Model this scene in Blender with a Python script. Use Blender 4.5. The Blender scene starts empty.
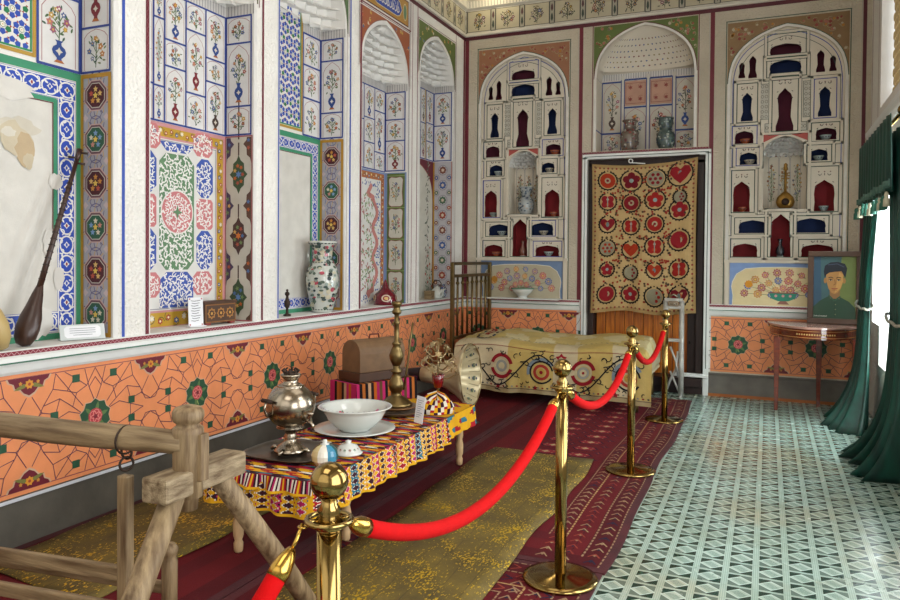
import bpy, bmesh, math, random
from math import sin, cos, pi, sqrt, atan2
from mathutils import Vector, Matrix
from mathutils.geometry import tessellate_polygon
scene = bpy.context.scene
COL = scene.collection
# ------------------------------------------------------------------ room measures (metres)
XL, YB, XR, YF = -3.5213, 8.6445, 0.95, -1.6
ZC = 5.0
EYE = Vector((0, 0, 1.5))
YAW, PITCH, ROLL, FPX, CY = 0.4048, -0.0163, 0.0083, 740.0, 269.69
_F0 = Vector((-sin(YAW), cos(YAW), 0)); _R0 = Vector((cos(YAW), sin(YAW), 0)); _U0 = Vector((0, 0, 1))
CF = _F0*cos(PITCH)+_U0*sin(PITCH); _U1 = _U0*cos(PITCH)-_F0*sin(PITCH)
CR = _R0*cos(ROLL)+_U1*sin(ROLL); CU = _U1*cos(ROLL)-_R0*sin(ROLL)
def ray(x, y): return CF+CR*((x-450)/FPX)-CU*((y-CY)/FPX)
def BX(x, y, Y=YB):
    D = ray(x, y); P = EYE+D*(Y/D.y); return (P.x, P.z)
# ------------------------------------------------------------------ colour + materials
def hx(s):
    s = s.lstrip('#'); r = [int(s[i:i+2], 16)/255 for i in (0, 2, 4)]
    return tuple(((c/12.92) if c <= .04045 else ((c+.055)/1.055)**2.4) for c in r)+(1,)
class N:
    """tiny node-math wrapper"""
    def __init__(s, nt, sock): s.nt, s.s = nt, sock
    def _m(s, op, o=None, o2=None):
        n = s.nt.nodes.new('ShaderNodeMath'); n.operation = op
        s.nt.links.new(s.s, n.inputs[0])
        for i, q in ((1, o), (2, o2)):
            if q is None: continue
            if isinstance(q, N): s.nt.links.new(q.s, n.inputs[i])
            else: n.inputs[i].default_value = q
        return N(s.nt, n.outputs[0])
    def __add__(s, o): return s._m('ADD', o)
    def __sub__(s, o): return s._m('SUBTRACT', o)
    def __mul__(s, o): return s._m('MULTIPLY', o)
    def gt(s, o): return s._m('GREATER_THAN', o)
    def lt(s, o): return s._m('LESS_THAN', o)
    def abs(s): return s._m('ABSOLUTE')
    def fr(s): return s._m('FRACT')
    def sin(s): return s._m('SINE')
    def mx(s, o): return s._m('MAXIMUM', o)
    def mn(s, o): return s._m('MINIMUM', o)
def newmat(name):
    m = bpy.data.materials.new(name); m.use_nodes = True
    nt = m.node_tree; b = nt.nodes['Principled BSDF']
    return m, nt, b
def mixc(nt, fac, a, b):
    n = nt.nodes.new('ShaderNodeMix'); n.data_type = 'RGBA'
    for i, q in ((0, fac), (6, a), (7, b)):
        if isinstance(q, N): nt.links.new(q.s, n.inputs[i])
        elif isinstance(q, (tuple, list, float, int)): n.inputs[i].default_value = q
        else: nt.links.new(q, n.inputs[i])
    return n.outputs[2]
def noise(nt, scale, detail=4, vec=None, rough=.5, dist=0):
    n = nt.nodes.new('ShaderNodeTexNoise'); n.inputs['Scale'].default_value = scale
    n.inputs['Detail'].default_value = detail; n.inputs['Roughness'].default_value = rough
    n.inputs['Distortion'].default_value = dist
    if vec is not None: nt.links.new(vec, n.inputs['Vector'])
    return N(nt, n.outputs['Fac'])
def coord(nt, kind='Object', scale=None):
    t = nt.nodes.new('ShaderNodeTexCoord'); o = t.outputs[kind]
    if scale:
        mp = nt.nodes.new('ShaderNodeMapping'); mp.inputs['Scale'].default_value = scale
        nt.links.new(o, mp.inputs['Vector']); o = mp.outputs[0]
    return o
def ramp(nt, f, stops):
    r = nt.nodes.new('ShaderNodeValToRGB'); nt.links.new(f.s, r.inputs[0])
    el = r.color_ramp.elements
    while len(el) < len(stops): el.new(.5)
    for e, (p, c) in zip(el, stops): e.position = p; e.color = c
    return r.outputs[0]
def bump(nt, b, h, strength=.3, dist=.01):
    n = nt.nodes.new('ShaderNodeBump'); n.inputs['Strength'].default_value = strength
    n.inputs['Distance'].default_value = dist
    nt.links.new(h.s, n.inputs['Height']); nt.links.new(n.outputs[0], b.inputs['Normal'])
MATS = {}
def M(name, col='#ffffff', rough=.5, metal=0, var=.0, vs=8, bs=0, bsc=60, scale=None, col2=None, coat=0, spec=.5, sheen=0, trans=0):
    if name in MATS: return MATS[name]
    m, nt, b = newmat(name); c = hx(col)
    b.inputs['Roughness'].default_value = rough; b.inputs['Metallic'].default_value = metal
    b.inputs['Coat Weight'].default_value = coat; b.inputs['Specular IOR Level'].default_value = spec
    b.inputs['Sheen Weight'].default_value = sheen; b.inputs['Transmission Weight'].default_value = trans
    v = coord(nt, 'Object', scale)
    c2 = hx(col2) if col2 else tuple(x*(1-var) for x in c[:3])+(1,)
    f = noise(nt, vs, 5, v)
    nt.links.new(ramp(nt, f, [(.32, c2), (.68, c)]), b.inputs['Base Color'])
    if bs: bump(nt, b, noise(nt, bsc, 4, v), bs)
    MATS[name] = m; return m
def paint_mat(name='hand_painted_colour', rough=.55, bs=.08, bsc=120, var=.12, sheen=0, spec=.4):
    if name in MATS: return MATS[name]
    m, nt, b = newmat(name); a = nt.nodes.new('ShaderNodeAttribute'); a.attribute_name = 'Col'
    f = noise(nt, 9, 5, coord(nt))
    mul = ramp(nt, f, [(.3, (1-var, 1-var, 1-var, 1)), (.7, (1, 1, 1, 1))])
    mx = nt.nodes.new('ShaderNodeMix'); mx.data_type = 'RGBA'; mx.blend_type = 'MULTIPLY'; mx.inputs[0].default_value = 1
    nt.links.new(a.outputs['Color'], mx.inputs[6]); nt.links.new(mul, mx.inputs[7])
    nt.links.new(mx.outputs[2], b.inputs['Base Color'])
    b.inputs['Roughness'].default_value = rough; b.inputs['Specular IOR Level'].default_value = spec
    b.inputs['Sheen Weight'].default_value = sheen
    if bs: bump(nt, b, noise(nt, bsc, 3, coord(nt)), bs)
    MATS[name] = m; return m
PM = paint_mat()
PCLOTH = paint_mat('dyed_and_embroidered_cloth', .85, .25, 260, .15, 0, .2)
def stucco_mat(name, c0, c1):
    m, nt, b = newmat(name); v = coord(nt)
    f = noise(nt, 1.3, 4, v); nt.links.new(ramp(nt, f, [(.3, hx(c0)), (.7, hx(c1))]), b.inputs['Base Color'])
    vo = nt.nodes.new('ShaderNodeTexVoronoi'); vo.inputs['Scale'].default_value = 58; vo.feature = 'SMOOTH_F1'
    nt.links.new(v, vo.inputs['Vector'])
    h = N(nt, vo.outputs['Distance'])+noise(nt, 45, 4, v)*.9
    bump(nt, b, h, .75, .013); b.inputs['Roughness'].default_value = .8
    return m
STUCCO = stucco_mat('rough_white_stucco', '#dedbd4', '#efede8')
STUCCO_W = stucco_mat('shade_dimmed_stucco', '#b3a996', '#c8beab')  # darker tone puts the dim back wall's shade into the stucco colour
PLASTER = M('smooth_white_plaster', '#e6e4df', .7, var=.06, vs=3, bs=.1, bsc=25)
PLASTER_W = M('shade_dimmed_plaster', '#d3cab9', .7, var=.07, vs=3, bs=.1, bsc=25)  # warmer, darker plaster copy carrying the back wall's shade in its colour
# ------------------------------------------------------------------ object helpers
def link(o, parent=None):
    COL.objects.link(o)
    if parent is not None: o.parent = parent
    return o
def tag(o, label=None, cat=None, group=None, kind=None):
    if label: o['label'] = label
    if cat: o['category'] = cat
    if group: o['group'] = group
    if kind: o['kind'] = kind
    return o
def thing(name, label, cat, loc=(0, 0, 0), rz=0, group=None):
    o = bpy.data.objects.new(name, None); o.empty_display_size = .1
    o.location = loc; o.rotation_euler = (0, 0, rz); link(o); return tag(o, label, cat, group)
def dup(root, loc=None, rz=None, label=None):
    r = root.copy(); COL.objects.link(r)
    if loc is not None: r.location = loc
    if rz is not None: r.rotation_euler = (0, 0, rz)
    if label: r['label'] = label
    for ch in list(root.children):
        c = ch.copy(); COL.objects.link(c); c.parent = r
        for g in list(ch.children):
            d = g.copy(); COL.objects.link(d); d.parent = c
    return r
class MB:
    def __init__(s): s.v, s.f, s.sm = [], [], []
    def add(s, vs, fs, smooth=False, mtx=None):
        o = len(s.v)
        s.v += [tuple(mtx @ Vector(p)) if mtx else tuple(p) for p in vs]
        s.f += [tuple(i+o for i in f) for f in fs]; s.sm += [smooth]*len(fs); return s
    def box(s, c, d, rz=0, mtx=None):
        x, y, z = d[0]/2, d[1]/2, d[2]/2
        vs = [(-x, -y, -z), (x, -y, -z), (x, y, -z), (-x, y, -z), (-x, -y, z), (x, -y, z), (x, y, z), (-x, y, z)]
        m = Matrix.Translation(c) @ Matrix.Rotation(rz, 4, 'Z')
        if mtx: m = mtx @ m
        return s.add(vs, [(0, 3, 2, 1), (4, 5, 6, 7), (0, 1, 5, 4), (1, 2, 6, 5), (2, 3, 7, 6), (3, 0, 4, 7)], False, m)
    def lathe(s, prof, n=32, mtx=None, smooth=True, sx=1, sy=1):
        vs, fs = [], []
        for r, z in prof:
            for i in range(n): a = 2*pi*i/n; vs.append((r*cos(a)*sx, r*sin(a)*sy, z))
        for j in range(len(prof)-1):
            for i in range(n):
                k = (i+1) % n; fs.append((j*n+i, j*n+k, (j+1)*n+k, (j+1)*n+i))
        if prof[0][0] > 1e-5: fs.append(tuple(range(n))[::-1])
        if prof[-1][0] > 1e-5: fs.append(tuple((len(prof)-1)*n+i for i in range(n)))
        return s.add(vs, fs, smooth, mtx)
    def tube(s, pts, r, n=10, smooth=True, sq=1):
        pts = [Vector(p) for p in pts]; L = len(pts)
        rr = r if isinstance(r, (list, tuple)) else [r]*L
        vs, fs = [], []; up = None
        for i, p in enumerate(pts):
            t = (pts[min(i+1, L-1)]-pts[max(i-1, 0)]).normalized()
            if up is None:
                up = Vector((0, 0, 1)) if abs(t.z) < .9 else Vector((1, 0, 0))
            sd = t.cross(up).normalized(); up = sd.cross(t).normalized()
            for k in range(n):
                a = 2*pi*k/n+pi/n; vs.append(tuple(p+sd*cos(a)*rr[i]+up*sin(a)*rr[i]*sq))
        for j in range(L-1):
            for i in range(n):
                k = (i+1) % n; fs.append((j*n+i, j*n+k, (j+1)*n+k, (j+1)*n+i))
        fs.append(tuple(range(n))[::-1]); fs.append(tuple((L-1)*n+i for i in range(n)))
        return s.add(vs, fs, smooth)
    def torus(s, c, R, r, mtx=None, n=24, m=8, a0=0, a1=2*pi):
        vs, fs = [], []; full = abs(a1-a0-2*pi) < 1e-6; nn = n if full else n+1
        for i in range(nn):
            a = a0+(a1-a0)*i/n
            for k in range(m):
                b = 2*pi*k/m; vs.append((c[0]+(R+r*cos(b))*cos(a), c[1]+(R+r*cos(b))*sin(a), c[2]+r*sin(b)))
        for i in range(n):
            j = (i+1) % nn
            for k in range(m):
                l = (k+1) % m; fs.append((i*m+k, j*m+k, j*m+l, i*m+l))
        return s.add(vs, fs, True, mtx)
    def prism(s, poly, h, mtx=None, smooth=False):
        n = len(poly); vs = [(x, y, 0) for x, y in poly]+[(x, y, h) for x, y in poly]
        fs = [tuple(range(n))[::-1], tuple(range(n, 2*n))]+[(i, (i+1) % n, n+(i+1) % n, n+i) for i in range(n)]
        return s.add(vs, fs, smooth, mtx)
    def grid(s, fn, nu, nv, smooth=True, mtx=None):
        vs = [fn(i/nu, j/nv) for j in range(nv+1) for i in range(nu+1)]
        fs = [(j*(nu+1)+i, j*(nu+1)+i+1, (j+1)*(nu+1)+i+1, (j+1)*(nu+1)+i) for j in range(nv) for i in range(nu)]
        return s.add(vs, fs, smooth, mtx)
    def build(s, name, mat, parent=None, bevel=0, solid=0, loc=None, sub=0):
        me = bpy.data.meshes.new(name); me.from_pydata(s.v, [], s.f)
        me.polygons.foreach_set('use_smooth', s.sm); me.materials.append(mat); me.update()
        o = bpy.data.objects.new(name, me); link(o, parent)
        if loc is not None: o.location = loc
        if solid: q = o.modifiers.new('s', 'SOLIDIFY'); q.thickness = solid; q.offset = 0
        if bevel: q = o.modifiers.new('b', 'BEVEL'); q.width = bevel; q.segments = 2; q.limit_method = 'ANGLE'
        if sub: q = o.modifiers.new('u', 'SUBSURF'); q.levels = sub; q.render_levels = sub
        return o
def align(p0, p1):
    """matrix taking +Z unit direction to p1-p0, origin p0"""
    p0, p1 = Vector(p0), Vector(p1); q = (p1-p0).to_track_quat('Z', 'Y')
    return Matrix.Translation(p0) @ q.to_matrix().to_4x4()
def frame(o, u, v):
    o, u, v = Vector(o), Vector(u), Vector(v); n = u.cross(v)
    return lambda a, b, h=0: o+u*a+v*b+n*h
def fleft(X=XL): return frame((X, 0, 0), (0, 1, 0), (0, 0, 1))
def fback(Y=YB): return frame((0, Y, 0), (1, 0, 0), (0, 0, 1))
def fflat(z=0, o=(0, 0), a=0):
    return frame((o[0], o[1], z), (cos(a), sin(a), 0), (-sin(a), cos(a), 0))
class Paint:
    """flat coloured brushwork laid on any surface map fn(u, v, height)"""
    def __init__(s, fn, step=.0005, base=.0008): s.fn, s.step, s.base = fn, step, base; s.v, s.f, s.c = [], [], []; s.l = 0
    def poly(s, pts, col, l=None):
        h = s.base+s.step*((s.l if l is None else l)+.055*(len(s.f) % 16)); o = len(s.v)
        s.v += [tuple(s.fn(x, y, h)) for x, y in pts]; s.f.append(tuple(range(o, o+len(pts)))); s.c.append(hx(col) if isinstance(col, str) else col)
    def rect(s, x0, y0, x1, y1, col, l=None): s.poly([(x0, y0), (x1, y0), (x1, y1), (x0, y1)], col, l)
    def grid(s, x0, y0, x1, y1, nx, ny, col, l=None):
        for i in range(nx):
            for j in range(ny):
                s.rect(x0+(x1-x0)*i/nx, y0+(y1-y0)*j/ny, x0+(x1-x0)*(i+1)/nx, y0+(y1-y0)*(j+1)/ny, col, l)
    def ell(s, cx, cy, rx, ry, col, n=12, l=None, a0=0):
        s.poly([(cx+rx*cos(a0+2*pi*i/n), cy+ry*sin(a0+2*pi*i/n)) for i in range(n)], col, l)
    def star(s, cx, cy, r, n, k, col, l=None, a0=pi/2, sx=1, sy=1):
        s.poly([(cx+sx*(r if i % 2 == 0 else r*k)*cos(a0+pi*i/n), cy+sy*(r if i % 2 == 0 else r*k)*sin(a0+pi*i/n)) for i in range(2*n)], col, l)
    def ring(s, cx, cy, rx, ry, w, col, n=20, l=None, a0=0, a1=2*pi):
        for i in range(n):
            a, b = a0+(a1-a0)*i/n, a0+(a1-a0)*(i+1)/n
            s.poly([(cx+rx*cos(a), cy+ry*sin(a)), (cx+rx*cos(b), cy+ry*sin(b)), (cx+(rx-w)*cos(b), cy+(ry-w)*sin(b)), (cx+(rx-w)*cos(a), cy+(ry-w)*sin(a))], col, l)
    def line(s, pts, w, col, l=None, closed=False):
        if closed: pts = list(pts)+[pts[0]]
        for (x0, y0), (x1, y1) in zip(pts, pts[1:]):
            dx, dy = x1-x0, y1-y0; d = sqrt(dx*dx+dy*dy) or 1; nx, ny = -dy/d*w/2, dx/d*w/2
            ex, ey = dx/d*w*.3, dy/d*w*.3
            s.poly([(x0-ex+nx, y0-ey+ny), (x0-ex-nx, y0-ey-ny), (x1+ex-nx, y1+ey-ny), (x1+ex+nx, y1+ey+ny)], col, l)
    def box(s, x0, y0, x1, y1, w, col, l=None): s.line([(x0, y0), (x1, y0), (x1, y1), (x0, y1)], w, col, l, True)
    def leaf(s, x, y, L, a, w, col, l=None):
        c, d = cos(a), sin(a)
        s.poly([(x+c*L*t-d*w*q, y+d*L*t+c*w*q) for t, q in ((0, 0), (.35, -.5), (.75, -.35), (1, 0), (.75, .35), (.35, .5))], col, l)
    def curl(s, x, y, r, a, w, col, l=None, turn=3.6, n=7):
        pts = []
        for i in range(n+1):
            t = i/n; q = r*(1-.75*t); an = a+turn*t; pts.append((x+q*cos(an), y+q*sin(an)))
        s.line(pts, w, col, l)
    def flower(s, x, y, r, c, cc='#e8b030', n=6, a=0):
        s.star(x, y, r, n, .62, c, s.l, a); s.ell(x, y, r*.33, r*.33, cc, 6, s.l+1)
    def build(s, name, mat=None, parent=None):
        me = bpy.data.meshes.new(name); me.from_pydata(s.v, [], s.f); me.materials.append(mat or PM)
        at = me.color_attributes.new('Col', 'FLOAT_COLOR', 'CORNER'); buf = []
        for f, c in zip(s.f, s.c): buf += list(c)*len(f)
        at.data.foreach_set('color', buf); me.update()
        o = bpy.data.objects.new(name, me); return link(o, parent)
def inpoly(x, y, P):
    r = False; n = len(P)
    for i in range(n):
        x0, y0 = P[i]; x1, y1 = P[(i+1) % n]
        if (y0 > y) != (y1 > y) and x < (x1-x0)*(y-y0)/(y1-y0)+x0: r = not r
    return r
def arab(p, P, col, sc, rng, white='#eceae6', acc=None, pad=0):
    """coloured field filled with pale curling leaves"""
    l = p.l; p.poly(P, col, l)
    xs = [q[0] for q in P]; ys = [q[1] for q in P]
    x = min(xs)+sc*.4; row = 0
    while x < max(xs):
        y = min(ys)+sc*(.4+.5*(row % 2))
        while y < max(ys):
            if all(inpoly(x+a*sc*.36, y+b*sc*.36, P) for a, b in ((1, 0), (-1, 0), (0, 1), (0, -1))):
                a = rng.uniform(0, 6.28)
                p.curl(x, y, sc*.52, a, sc*.15, white, l+1, rng.choice((-3.8, 3.8)), 6)
                p.leaf(x, y, sc*.5, a+2.4, sc*.3, white, l+1); p.leaf(x, y, sc*.62, a+4.4, sc*.22, white, l+1); p.leaf(x, y, sc*.6, a+5.5, sc*.2, white, l+1)
                if acc: p.ell(x, y, sc*.13, sc*.13, acc, 6, l+2)
            y += sc
        x += sc*.85; row += 1
FCOL = ['#a5483f', '#bd8248', '#4a6396', '#b8766c', '#86383c', '#c09a4c', '#66759c', '#9a5a76']
GCOL = ['#4e6a45', '#5f7a4c', '#3c5a48', '#75824e']
def bouquet(p, cx, y0, w, h, rng, n=8, cols=FCOL, dark=False):
    l = p.l; g = ['#3a4238', '#454c3c'] if dark else GCOL
    p.line([(cx, y0), (cx+w*.03, y0+h*.5), (cx, y0+h*.9)], w*.035, g[0], l)
    pts = [(cx, y0+h*.9)]
    for i in range(n-1):
        a = i/(max(n-2, 1)); yy = y0+h*(.28+.58*a); s = 1 if i % 2 else -1
        xx = cx+s*w*(.36*sin(pi*(.18+.75*a)))*rng.uniform(.65, 1.1); pts.append((xx, yy))
        p.line([(cx, y0+h*(.1+.5*a)), (xx, yy)], w*.03, g[i % len(g)], l)
    for i in range(n*2+4):
        a = rng.uniform(.1, .95); xx = cx+rng.uniform(-1, 1)*w*.46*sin(pi*(.12+.8*a)); yy = y0+h*a
        p.leaf(xx, yy, w*.17, rng.uniform(0, 6.28), w*.07, rng.choice(g), l+1)
    for i, (xx, yy) in enumerate(pts):
        p.star(xx, yy, w*rng.uniform(.095, .145), 5, .6, rng.choice(cols), l+2, rng.uniform(0, 6))
        p.ell(xx, yy, w*.035, w*.035, rng.choice(('#d9b04a', '#f0e8d8')), 5, l+3)
def vase2d(p, cx, y0, w, h, col, foot='#b06a3a'):
    l = p.l+2
    pr = [(.28, 0), (.2, .1), (.16, .18), (.42, .36), (.5, .52), (.4, .68), (.18, .78), (.16, .9), (.3, 1)]
    p.poly([(cx+q*w, y0+t*h) for q, t in pr]+[(cx-q*w, y0+t*h) for q, t in reversed(pr)], col, l)
    p.star(cx, y0+h*.5, w*.26, 4, .5, '#d8d2c4', l+1); p.poly([(cx-.38*w, y0-.02*h), (cx+.38*w, y0-.02*h), (cx+.2*w, y0+.1*h), (cx-.2*w, y0+.1*h)], foot, l+1)
def vase_cell(p, x0, y0, x1, y1, rng, mode=0, ground='#dddcda', dark=False):
    l0 = p.l; w, h = x1-x0, y1-y0; cx = (x0+x1)/2
    p.rect(x0, y0, x1, y1, ground, l0)
    m = min(w, h)*.1; ar = [(x0+m, y0+m*.6), (x0+m, y1-h*.22), (x0+w*.2, y1-h*.13), (x0+w*.33, y1-h*.08), (cx, y1-m*.5), (x1-w*.33, y1-h*.08), (x1-w*.2, y1-h*.13), (x1-m, y1-h*.22), (x1-m, y0+m*.6)]
    p.line(ar, max(w*.018, .003), '#a87878', l0+1)
    p.l = l0+2; ww = w*.72
    if h < w*1.35 or mode == 2:
        bouquet(p, cx, y0+h*.1, min(ww, h*.7), h*.72, rng, 7, dark=dark)
    else:
        vh = min(h*.3, w*.62) if mode != 1 else h*.12
        vase2d(p, cx, y0+h*.07, w*.34, vh, rng.choice(['#2f4a8c', '#7a2530', '#2f4a8c', '#4a3a34']))
        bouquet(p, cx, y0+h*.07+vh*.95, ww, h*.8-vh, rng, 8 if h < w*2.6 else 12, dark=dark)
    p.l = l0
def cells(p, xs, rows, rng, lw=.014, blue='#34468e', ground='#dddcda', dark=False):
    """columns between consecutive xs; rows[i] = list of z-breaks of column i"""
    l0 = p.l
    for i, zs in enumerate(rows):
        for a, b in zip(zs, zs[1:]): p.l = l0; vase_cell(p, xs[i], a, xs[i+1], b, rng, ground=ground, dark=dark)
    p.l = l0
    for i, zs in enumerate(rows):
        for a, b in zip(zs, zs[1:]): p.box(xs[i], a, xs[i+1], b, lw, blue, l0+7)
def lattice(p, x0, y0, x1, y1, s):
    """star tile work: blue polygons, white stars, gold hearts"""
    l = p.l; p.rect(x0, y0, x1, y1, '#e4e2dc', l)
    nx = max(1, round((x1-x0)/s)); s = (x1-x0)/nx; ny = max(1, round((y1-y0)/(s*.9))); sy = (y1-y0)/ny
    for j in range(ny+1):
        for i in range(nx+1):
            cx = x0+s*(i+(.5 if j % 2 else 0)); cy = y0+sy*j
            def ok(x, y, r): return x0+r < x < x1-r and y0+r < y < y1-r
            for k in range(6):
                a = pi/6+pi*k/3; bx, by = cx+s*.34*cos(a), cy+sy*.36*sin(a)
                if ok(bx, by, s*.12): p.ell(bx, by, s*.175, s*.175, '#2c4fae' if (i+j+k) % 7 else '#1f7a4a', 5, l+1, a)
                a = pi*k/3; bx, by = cx+s*.42*cos(a), cy+sy*.42*sin(a)
                if ok(bx, by, s*.04): p.star(bx, by, s*.08, 3, .5, '#a03a3c', l+1, a)
            if ok(cx, cy, s*.1):
                p.star(cx, cy, s*.17, 6, .7, '#5f7f50', l+2); p.star(cx, cy, s*.13, 6, .72, '#f0ecdf', l+3); p.ell(cx, cy, s*.04, s*.04, '#d0a848', 5, l+4)
    p.box(x0, y0, x1, y1, s*.1, '#2f8a52', l+4)
def blue_band(p, x0, y0, x1, y1, rng, col='#2b4bb0'):
    w = min(x1-x0, y1-y0); l = p.l; hz = x1-x0 > y1-y0; Lh = max(x1-x0, y1-y0); p.rect(x0, y0, x1, y1, col, l)
    Q = (lambda a, b_: (x0+a, y0+b_)) if hz else (lambda a, b_: (x0+b_, y0+a))
    wh = '#e6e4e0'
    for e in (.05, .95): p.line([Q(0, w*e), Q(Lh, w*e)], w*.06, wh, l+1)
    n = max(1, int(Lh/w*1.1)); d = Lh/n
    for i in range(n):
        for s in (-1, 1):
            p.line([Q(d*(i+.5+.5*s*sin(t*.35)*.9), w*(.5+.36*cos(t*.35*1.0)*(1 if i % 2 else -1))) for t in range(0, 10)], w*.075, wh, l+1)
            c = Q(d*(i+.5+s*.3), w*(.5+s*.26)); p.curl(c[0], c[1], w*.17, rng.uniform(0, 6), w*.06, wh, l+1, 4)
            c = Q(d*(i+.5-s*.32), w*(.5+s*.24)); p.leaf(c[0], c[1], w*.26, rng.uniform(0, 6), w*.12, wh, l+1); p.leaf(c[0], c[1], w*.2, rng.uniform(0, 6), w*.1, wh, l+1)
    l = p.l+2
    for i in range(n):
        c = Q(d*(i+.5), w*.5); p.star(c[0], c[1], w*.17, 4, .6, wh, l); p.ell(c[0], c[1], w*.06, w*.09, '#8c2f3c' if i % 2 else col, 8, l+1)
def medallion_strip(p, x0, y0, x1, y1, rng, n, edge='#b8892f', ground='#a9a6ae', first=0, octo=True):
    l = p.l; w = x1-x0; p.rect(x0, y0, x1, y1, ground, l); p.box(x0+w*.05, y0+w*.05, x1-w*.05, y1-w*.05, w*.1, edge, l+5)
    cx = (x0+x1)/2; dz = (y1-y0)/n
    for i in range(n):
        cy = y0+dz*(i+.5)
        for k in range(10):
            a = 2*pi*k/10
            p.line([(cx+w*.27*cos(a), cy+w*.3*sin(a)), (cx+w*.42*cos(a+.25), cy+dz*.48*sin(a+.25))], w*.02, '#5c5478', l+1)
            p.line([(cx+w*.27*cos(a), cy+w*.3*sin(a)), (cx+w*.42*cos(a-.3), cy+dz*.5*sin(a-.3))], w*.018, '#c9a24a', l+1)
        for s in (-1, 1):
            p.star(cx+s*w*.34, cy+dz*.5, w*.1, 4, .6, '#c8b6b8', l+2); p.ring(cx, cy+s*dz*.42, w*.2, w*.14, w*.025, '#6a6488', 8, l+2)
            p.ell(cx+s*w*.33, cy, w*.05, w*.05, '#c08a86', 4, l+2)
        dk = '#4c1820' if (i+first) % 2 == 0 else '#2e5a42'
        nn = 8 if octo else 14
        p.ell(cx, cy, w*.40, w*.40, '#c9a8a0', nn, l+3, pi/8); p.ell(cx, cy, w*.37, w*.37, '#6f4a54', nn, l+4, pi/8)
        p.ell(cx, cy, w*.32, w*.32, '#cfcabb', nn, l+5, pi/8); p.ell(cx, cy, w*.30, w*.30, dk, nn, l+6, pi/8)
        for k in range(5):
            a = 2*pi*k/5+.3; p.star(cx+w*.15*cos(a), cy+w*.15*sin(a), w*.08, 5, .5, rng.choice(['#c98a3c', '#d9b46a', '#b9553f'] if dk[1] == '4' else ['#7d9cc4', '#c98a7a', '#d8d0b8']), l+7, a)
        p.star(cx, cy, w*.09, 5, .5, '#e2c05a', l+8)
def floral_band(p, x0, y0, x1, y1, rng, col, cols, dens=1.0):
    l = p.l; p.rect(x0, y0, x1, y1, col, l); w = min(x1-x0, y1-y0); L = max(x1-x0, y1-y0); n = max(2, int(L/w*1.1*dens))
    for i in range(n):
        t = (i+.5)/n; o = w*.12*(-1)**i
        x, y = (x0+L*t, (y0+y1)/2+o) if x1-x0 > y1-y0 else ((x0+x1)/2+o, y0+L*t)
        p.curl(x, y, w*.42, i*2.1, w*.06, '#5b5a3a', l+1); p.star(x, y, w*.27, 6, .6, cols[i % len(cols)], l+2); p.ell(x, y, w*.1, w*.1, '#efe3c4', 6, l+3)
def archpts(cx, w, zs, za, n=14):
    """pointed arch, left spring -> apex -> right spring"""
    key = [(1, 0), (.975, .22), (.9, .45), (.74, .66), (.5, .83), (.24, .94), (0, 1)]
    R = []
    for i in range(n+1):
        t = i/n*(len(key)-1); k = min(int(t), len(key)-2); f = t-k
        P = [key[max(k-1, 0)], key[k], key[k+1], key[min(k+2, len(key)-1)]]
        q = [0, 0]
        for d in (0, 1):
            a, b, c, e = (P[0][d], P[1][d], P[2][d], P[3][d])
            q[d] = b+.5*f*(c-a+f*(2*a-5*b+4*c-e+f*(3*(b-c)+e-a)))
        R.append(q)
    left = [(cx-w*a, zs+(za-zs)*b) for a, b in R]; right = [(cx+w*a, zs+(za-zs)*b) for a, b in reversed(R[:-1])]
    return left+right
def archw(z, w, zs, za):
    """half width of that arch at height z"""
    pts = archpts(0, w, zs, za)[:15]
    if z <= zs: return w
    for (x0, a), (x1, b) in zip(pts, pts[1:]):
        if a <= z <= b: t = (z-a)/((b-a) or 1); return -(x0+(x1-x0)*t)
    return 0.001
def holed(outer, holes, fn, mb):
    polys = [[Vector((x, y, 0)) for x, y in outer]]+[[Vector((x, y, 0)) for x, y in h] for h in holes]
    flat = [p for q in polys for p in q]; tris = tessellate_polygon(polys)
    vs = [fn(p.x, p.y, 0) for p in flat]; out = []
    n = fn(1, 0, 0)-fn(0, 0, 0); m = fn(0, 1, 0)-fn(0, 0, 0); nn = n.cross(m)
    for t in tris:
        a, b, c = (vs[i] for i in t)
        out.append(tuple(t) if (b-a).cross(c-a).dot(nn) > 0 else tuple(reversed(t)))
    mb.add(vs, out)
def reveal(pts, fn, depth, mb, closed=False, smooth=False):
    P = list(pts)+([pts[0]] if closed else []); n = len(P)
    vs = [fn(x, y, 0) for x, y in P]+[fn(x, y, -depth) for x, y in P]
    mb.add(vs, [(i, i+1, n+i+1, n+i) for i in range(n-1)], smooth)
# ================================================================== ROOM SHELL
def LXp(x, y, X=XL):
    D = ray(x, y); P = EYE+D*(X/D.x); return (P.y, P.z)
ND = .26; XN = XL-ND; ZS = 1.01; ZR = 4.2375
NICHES = [(2.22, 3.206, 3.4, 4.05, 2.58, 3.36), (3.489, 4.49, 3.38, 4.05, 2.407, 3.30), (4.809, 5.78, 3.52, 4.05, 2.575, 3.48),
          (6.085, 7.03, 3.31, 3.813, 2.41, 3.27), (7.349, 8.276, 3.54, 4.0, 2.677, 3.51)]
def niche_outline(y0, y1, zs, za, zf=ZS):
    return [(y0, zf)]+archpts((y0+y1)/2, (y1-y0)/2, zs, za)+[(y1, zf)]
mb = MB(); fl = fleft()
holed([(YF, -.02), (YB, -.02), (YB, ZC), (YF, ZC)], [niche_outline(*n[:4]) for n in NICHES], fl, mb)
wall_left = mb.build('wall_left', STUCCO); tag(wall_left, kind='structure')
mb = MB()
for n in NICHES:
    o = niche_outline(*n[:4]); reveal(o, fl, ND, mb, closed=True)
    c = fleft(XN); mb.add([c(x, y) for x, y in o], [tuple(range(len(o)))])
mb.build('niche_lining', PLASTER, wall_left)
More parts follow.
